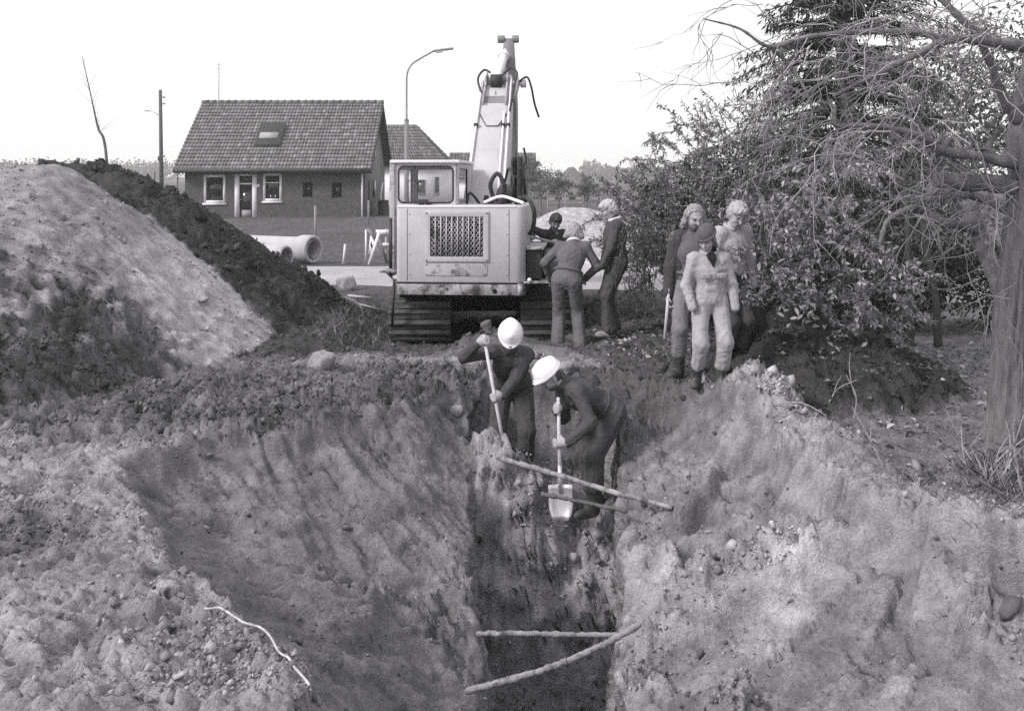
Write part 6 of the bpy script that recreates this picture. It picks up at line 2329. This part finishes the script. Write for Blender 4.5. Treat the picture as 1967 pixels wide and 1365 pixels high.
# digger facing us
ap = (-.03, 9.75, -.93)
TP, TM = at(931, 655, 9.35), at(951, 764, 9.25)
D1 = make_person('digger in dark overalls and white hard hat facing us with a long shovel', ap, PI + .02, H=1.80, pelvis=(-.04, -.22, .93), neck=(-.01, .13, 1.36), look=(.02, .62, -.80), head_up=(0, .9, .6), head_off=(.0, .10, .14),
            sh_right=(1, .25, .12), hands=((.285, .34, 1.385), (.20, .46, .93)), grips=(TP, TM), elbows=((1, -.35, -.55), (-.6, .1, -1)), feet=((.16, .06, .1), (-.16, -.1, .1)), knees=((.2, 1, .1), (-.2, 1, .1)),
            helmet=True, hair=('short', 'dark'), beard=1, seed=9, fold=.011, bulk=1.3, curl=1.15, collar='work_dark')
# bending digger seen from the side
bp_ = (.73, 9.05, -.96)
BP, BM = at(1073, 785, 8.74), at(1075, 850, 8.70)
D2 = make_person('digger in dark overalls and white hard hat bent double over a shovel', bp_, PI / 2 + .38, H=1.80, pelvis=(0, -.17, .92), neck=(.02, .27, 1.18), pel_fwd=(0, .75, -.65), look=(.12, .72, -.62), head_up=(0, .6, .75), head_off=(.02, .13, .08),
            hands=((.10, .34, 1.03), (-.02, .27, .66)), grips=(BP, BM), elbows=((.4, -.4, -.9), (-.5, -.7, -.3)), feet=((.12, -.10, .1), (-.12, .06, .1)), knees=((.1, 1, 0), (-.1, 1, 0)),
            helmet=True, hair=('short', 'dark'), beard=1, seed=10, fold=.011, bulk=1.3, curl=1.1)


# ------------------------------------------------------------------ tools they hold
def shovel(label, top, low, blade=True, r=.0165):
    top, low = np.array(top), np.array(low)
    t = thing('shovel', label, 'shovel', low)
    d = unit(top - low)
    MB().tube([(0, 0, 0), (top - low) * .5, top - low], [r * 1.1, r, r * .95], 10).build('handle', M['wood'], t, smooth=True)
    f = unit(np.array([0, -1, 0]) - d * np.dot((0, -1, 0), d))
    s_ = np.cross(d, f)
    MB().tube([-d * .1, d * .14], [.019, .021], 10).build('socket', M['steel'], t)
    n, m = 9, 7
    V = []
    for i in range(n):
        u = i / (n - 1)
        for j in range(m):
            v = j / (m - 1) * 2 - 1
            w = .105 * (1 - .0 * u) * math.sqrt(max(0, 1 - max(0, (u - .55) / .5) ** 2 * .85))
            V.append(-d * (.02 + .30 * u) + s_ * v * w + f * (.035 * v * v + .03 * u * u - .01))
    V = np.array(V)
    Fq = [[i * m + j, i * m + j + 1, (i + 1) * m + j + 1, (i + 1) * m + j] for i in range(n - 1) for j in range(m - 1)]
    b = MB().add(V, Fq).build('blade', M['steel'], t, smooth=True)
    b.modifiers.new('thickness', 'SOLIDIFY').thickness = .004
    return t


ax_ = unit(TM - TP)
shovel('shovel with a pale wooden shaft held upright by the facing digger', TP - ax_ * .06, TP + ax_ * 1.16)
ax_ = unit(BM - BP)
shovel('shovel with a bright blade standing below the bending digger', BP - ax_ * .1, at(1076, 925, 8.66))
k0 = L1['w'](L1['hands'][0])
o = MB().tube([(0, 0, .12), (-.02, -.02, -.1), (-.05, -.04, -.38)], [.017, .017, .015], 8).build('stick', M['wood'], smooth=True)
o.location = k0 + (0, -.03, -.06)
tag(o, 'pale round stick hanging from the long-haired man\'s hand', 'stick')
k0, k1 = at(1022, 455, 14.85), at(1066, 466, 14.75)
dv = unit(k1 - k0)
o = MB().tube([-dv * .12, (k1 - k0) + dv * .25], .018, 8).build('iron_bar', M['concrete'], smooth=True)
o.location = k0
tag(o, 'pale bar held level by the half hidden man', 'bar')

# ------------------------------------------------------------------ the damp air that greys the far trees and roofs
hz = MB().bb((-420, -70, -4), (420, 720, 16.5)).build('haze', M['paint'])
tag(hz, 'thin damp haze in the autumn air', 'haze', kind='stuff')
hm = bpy.data.materials.new('haze')
hm.use_nodes = True
t = hm.node_tree
t.nodes.clear()
pv = t.nodes.new('ShaderNodeVolumePrincipled')
pv.inputs['Color'].default_value = (1, 1, 1, 1)
pv.inputs['Density'].default_value = 0.0008
pv.inputs['Anisotropy'].default_value = .2
ou = t.nodes.new('ShaderNodeOutputMaterial')
t.links.new(pv.outputs[0], ou.inputs['Volume'])
hz.data.materials.clear()
hz.data.materials.append(hm)
hz.display_type = 'BOUNDS'
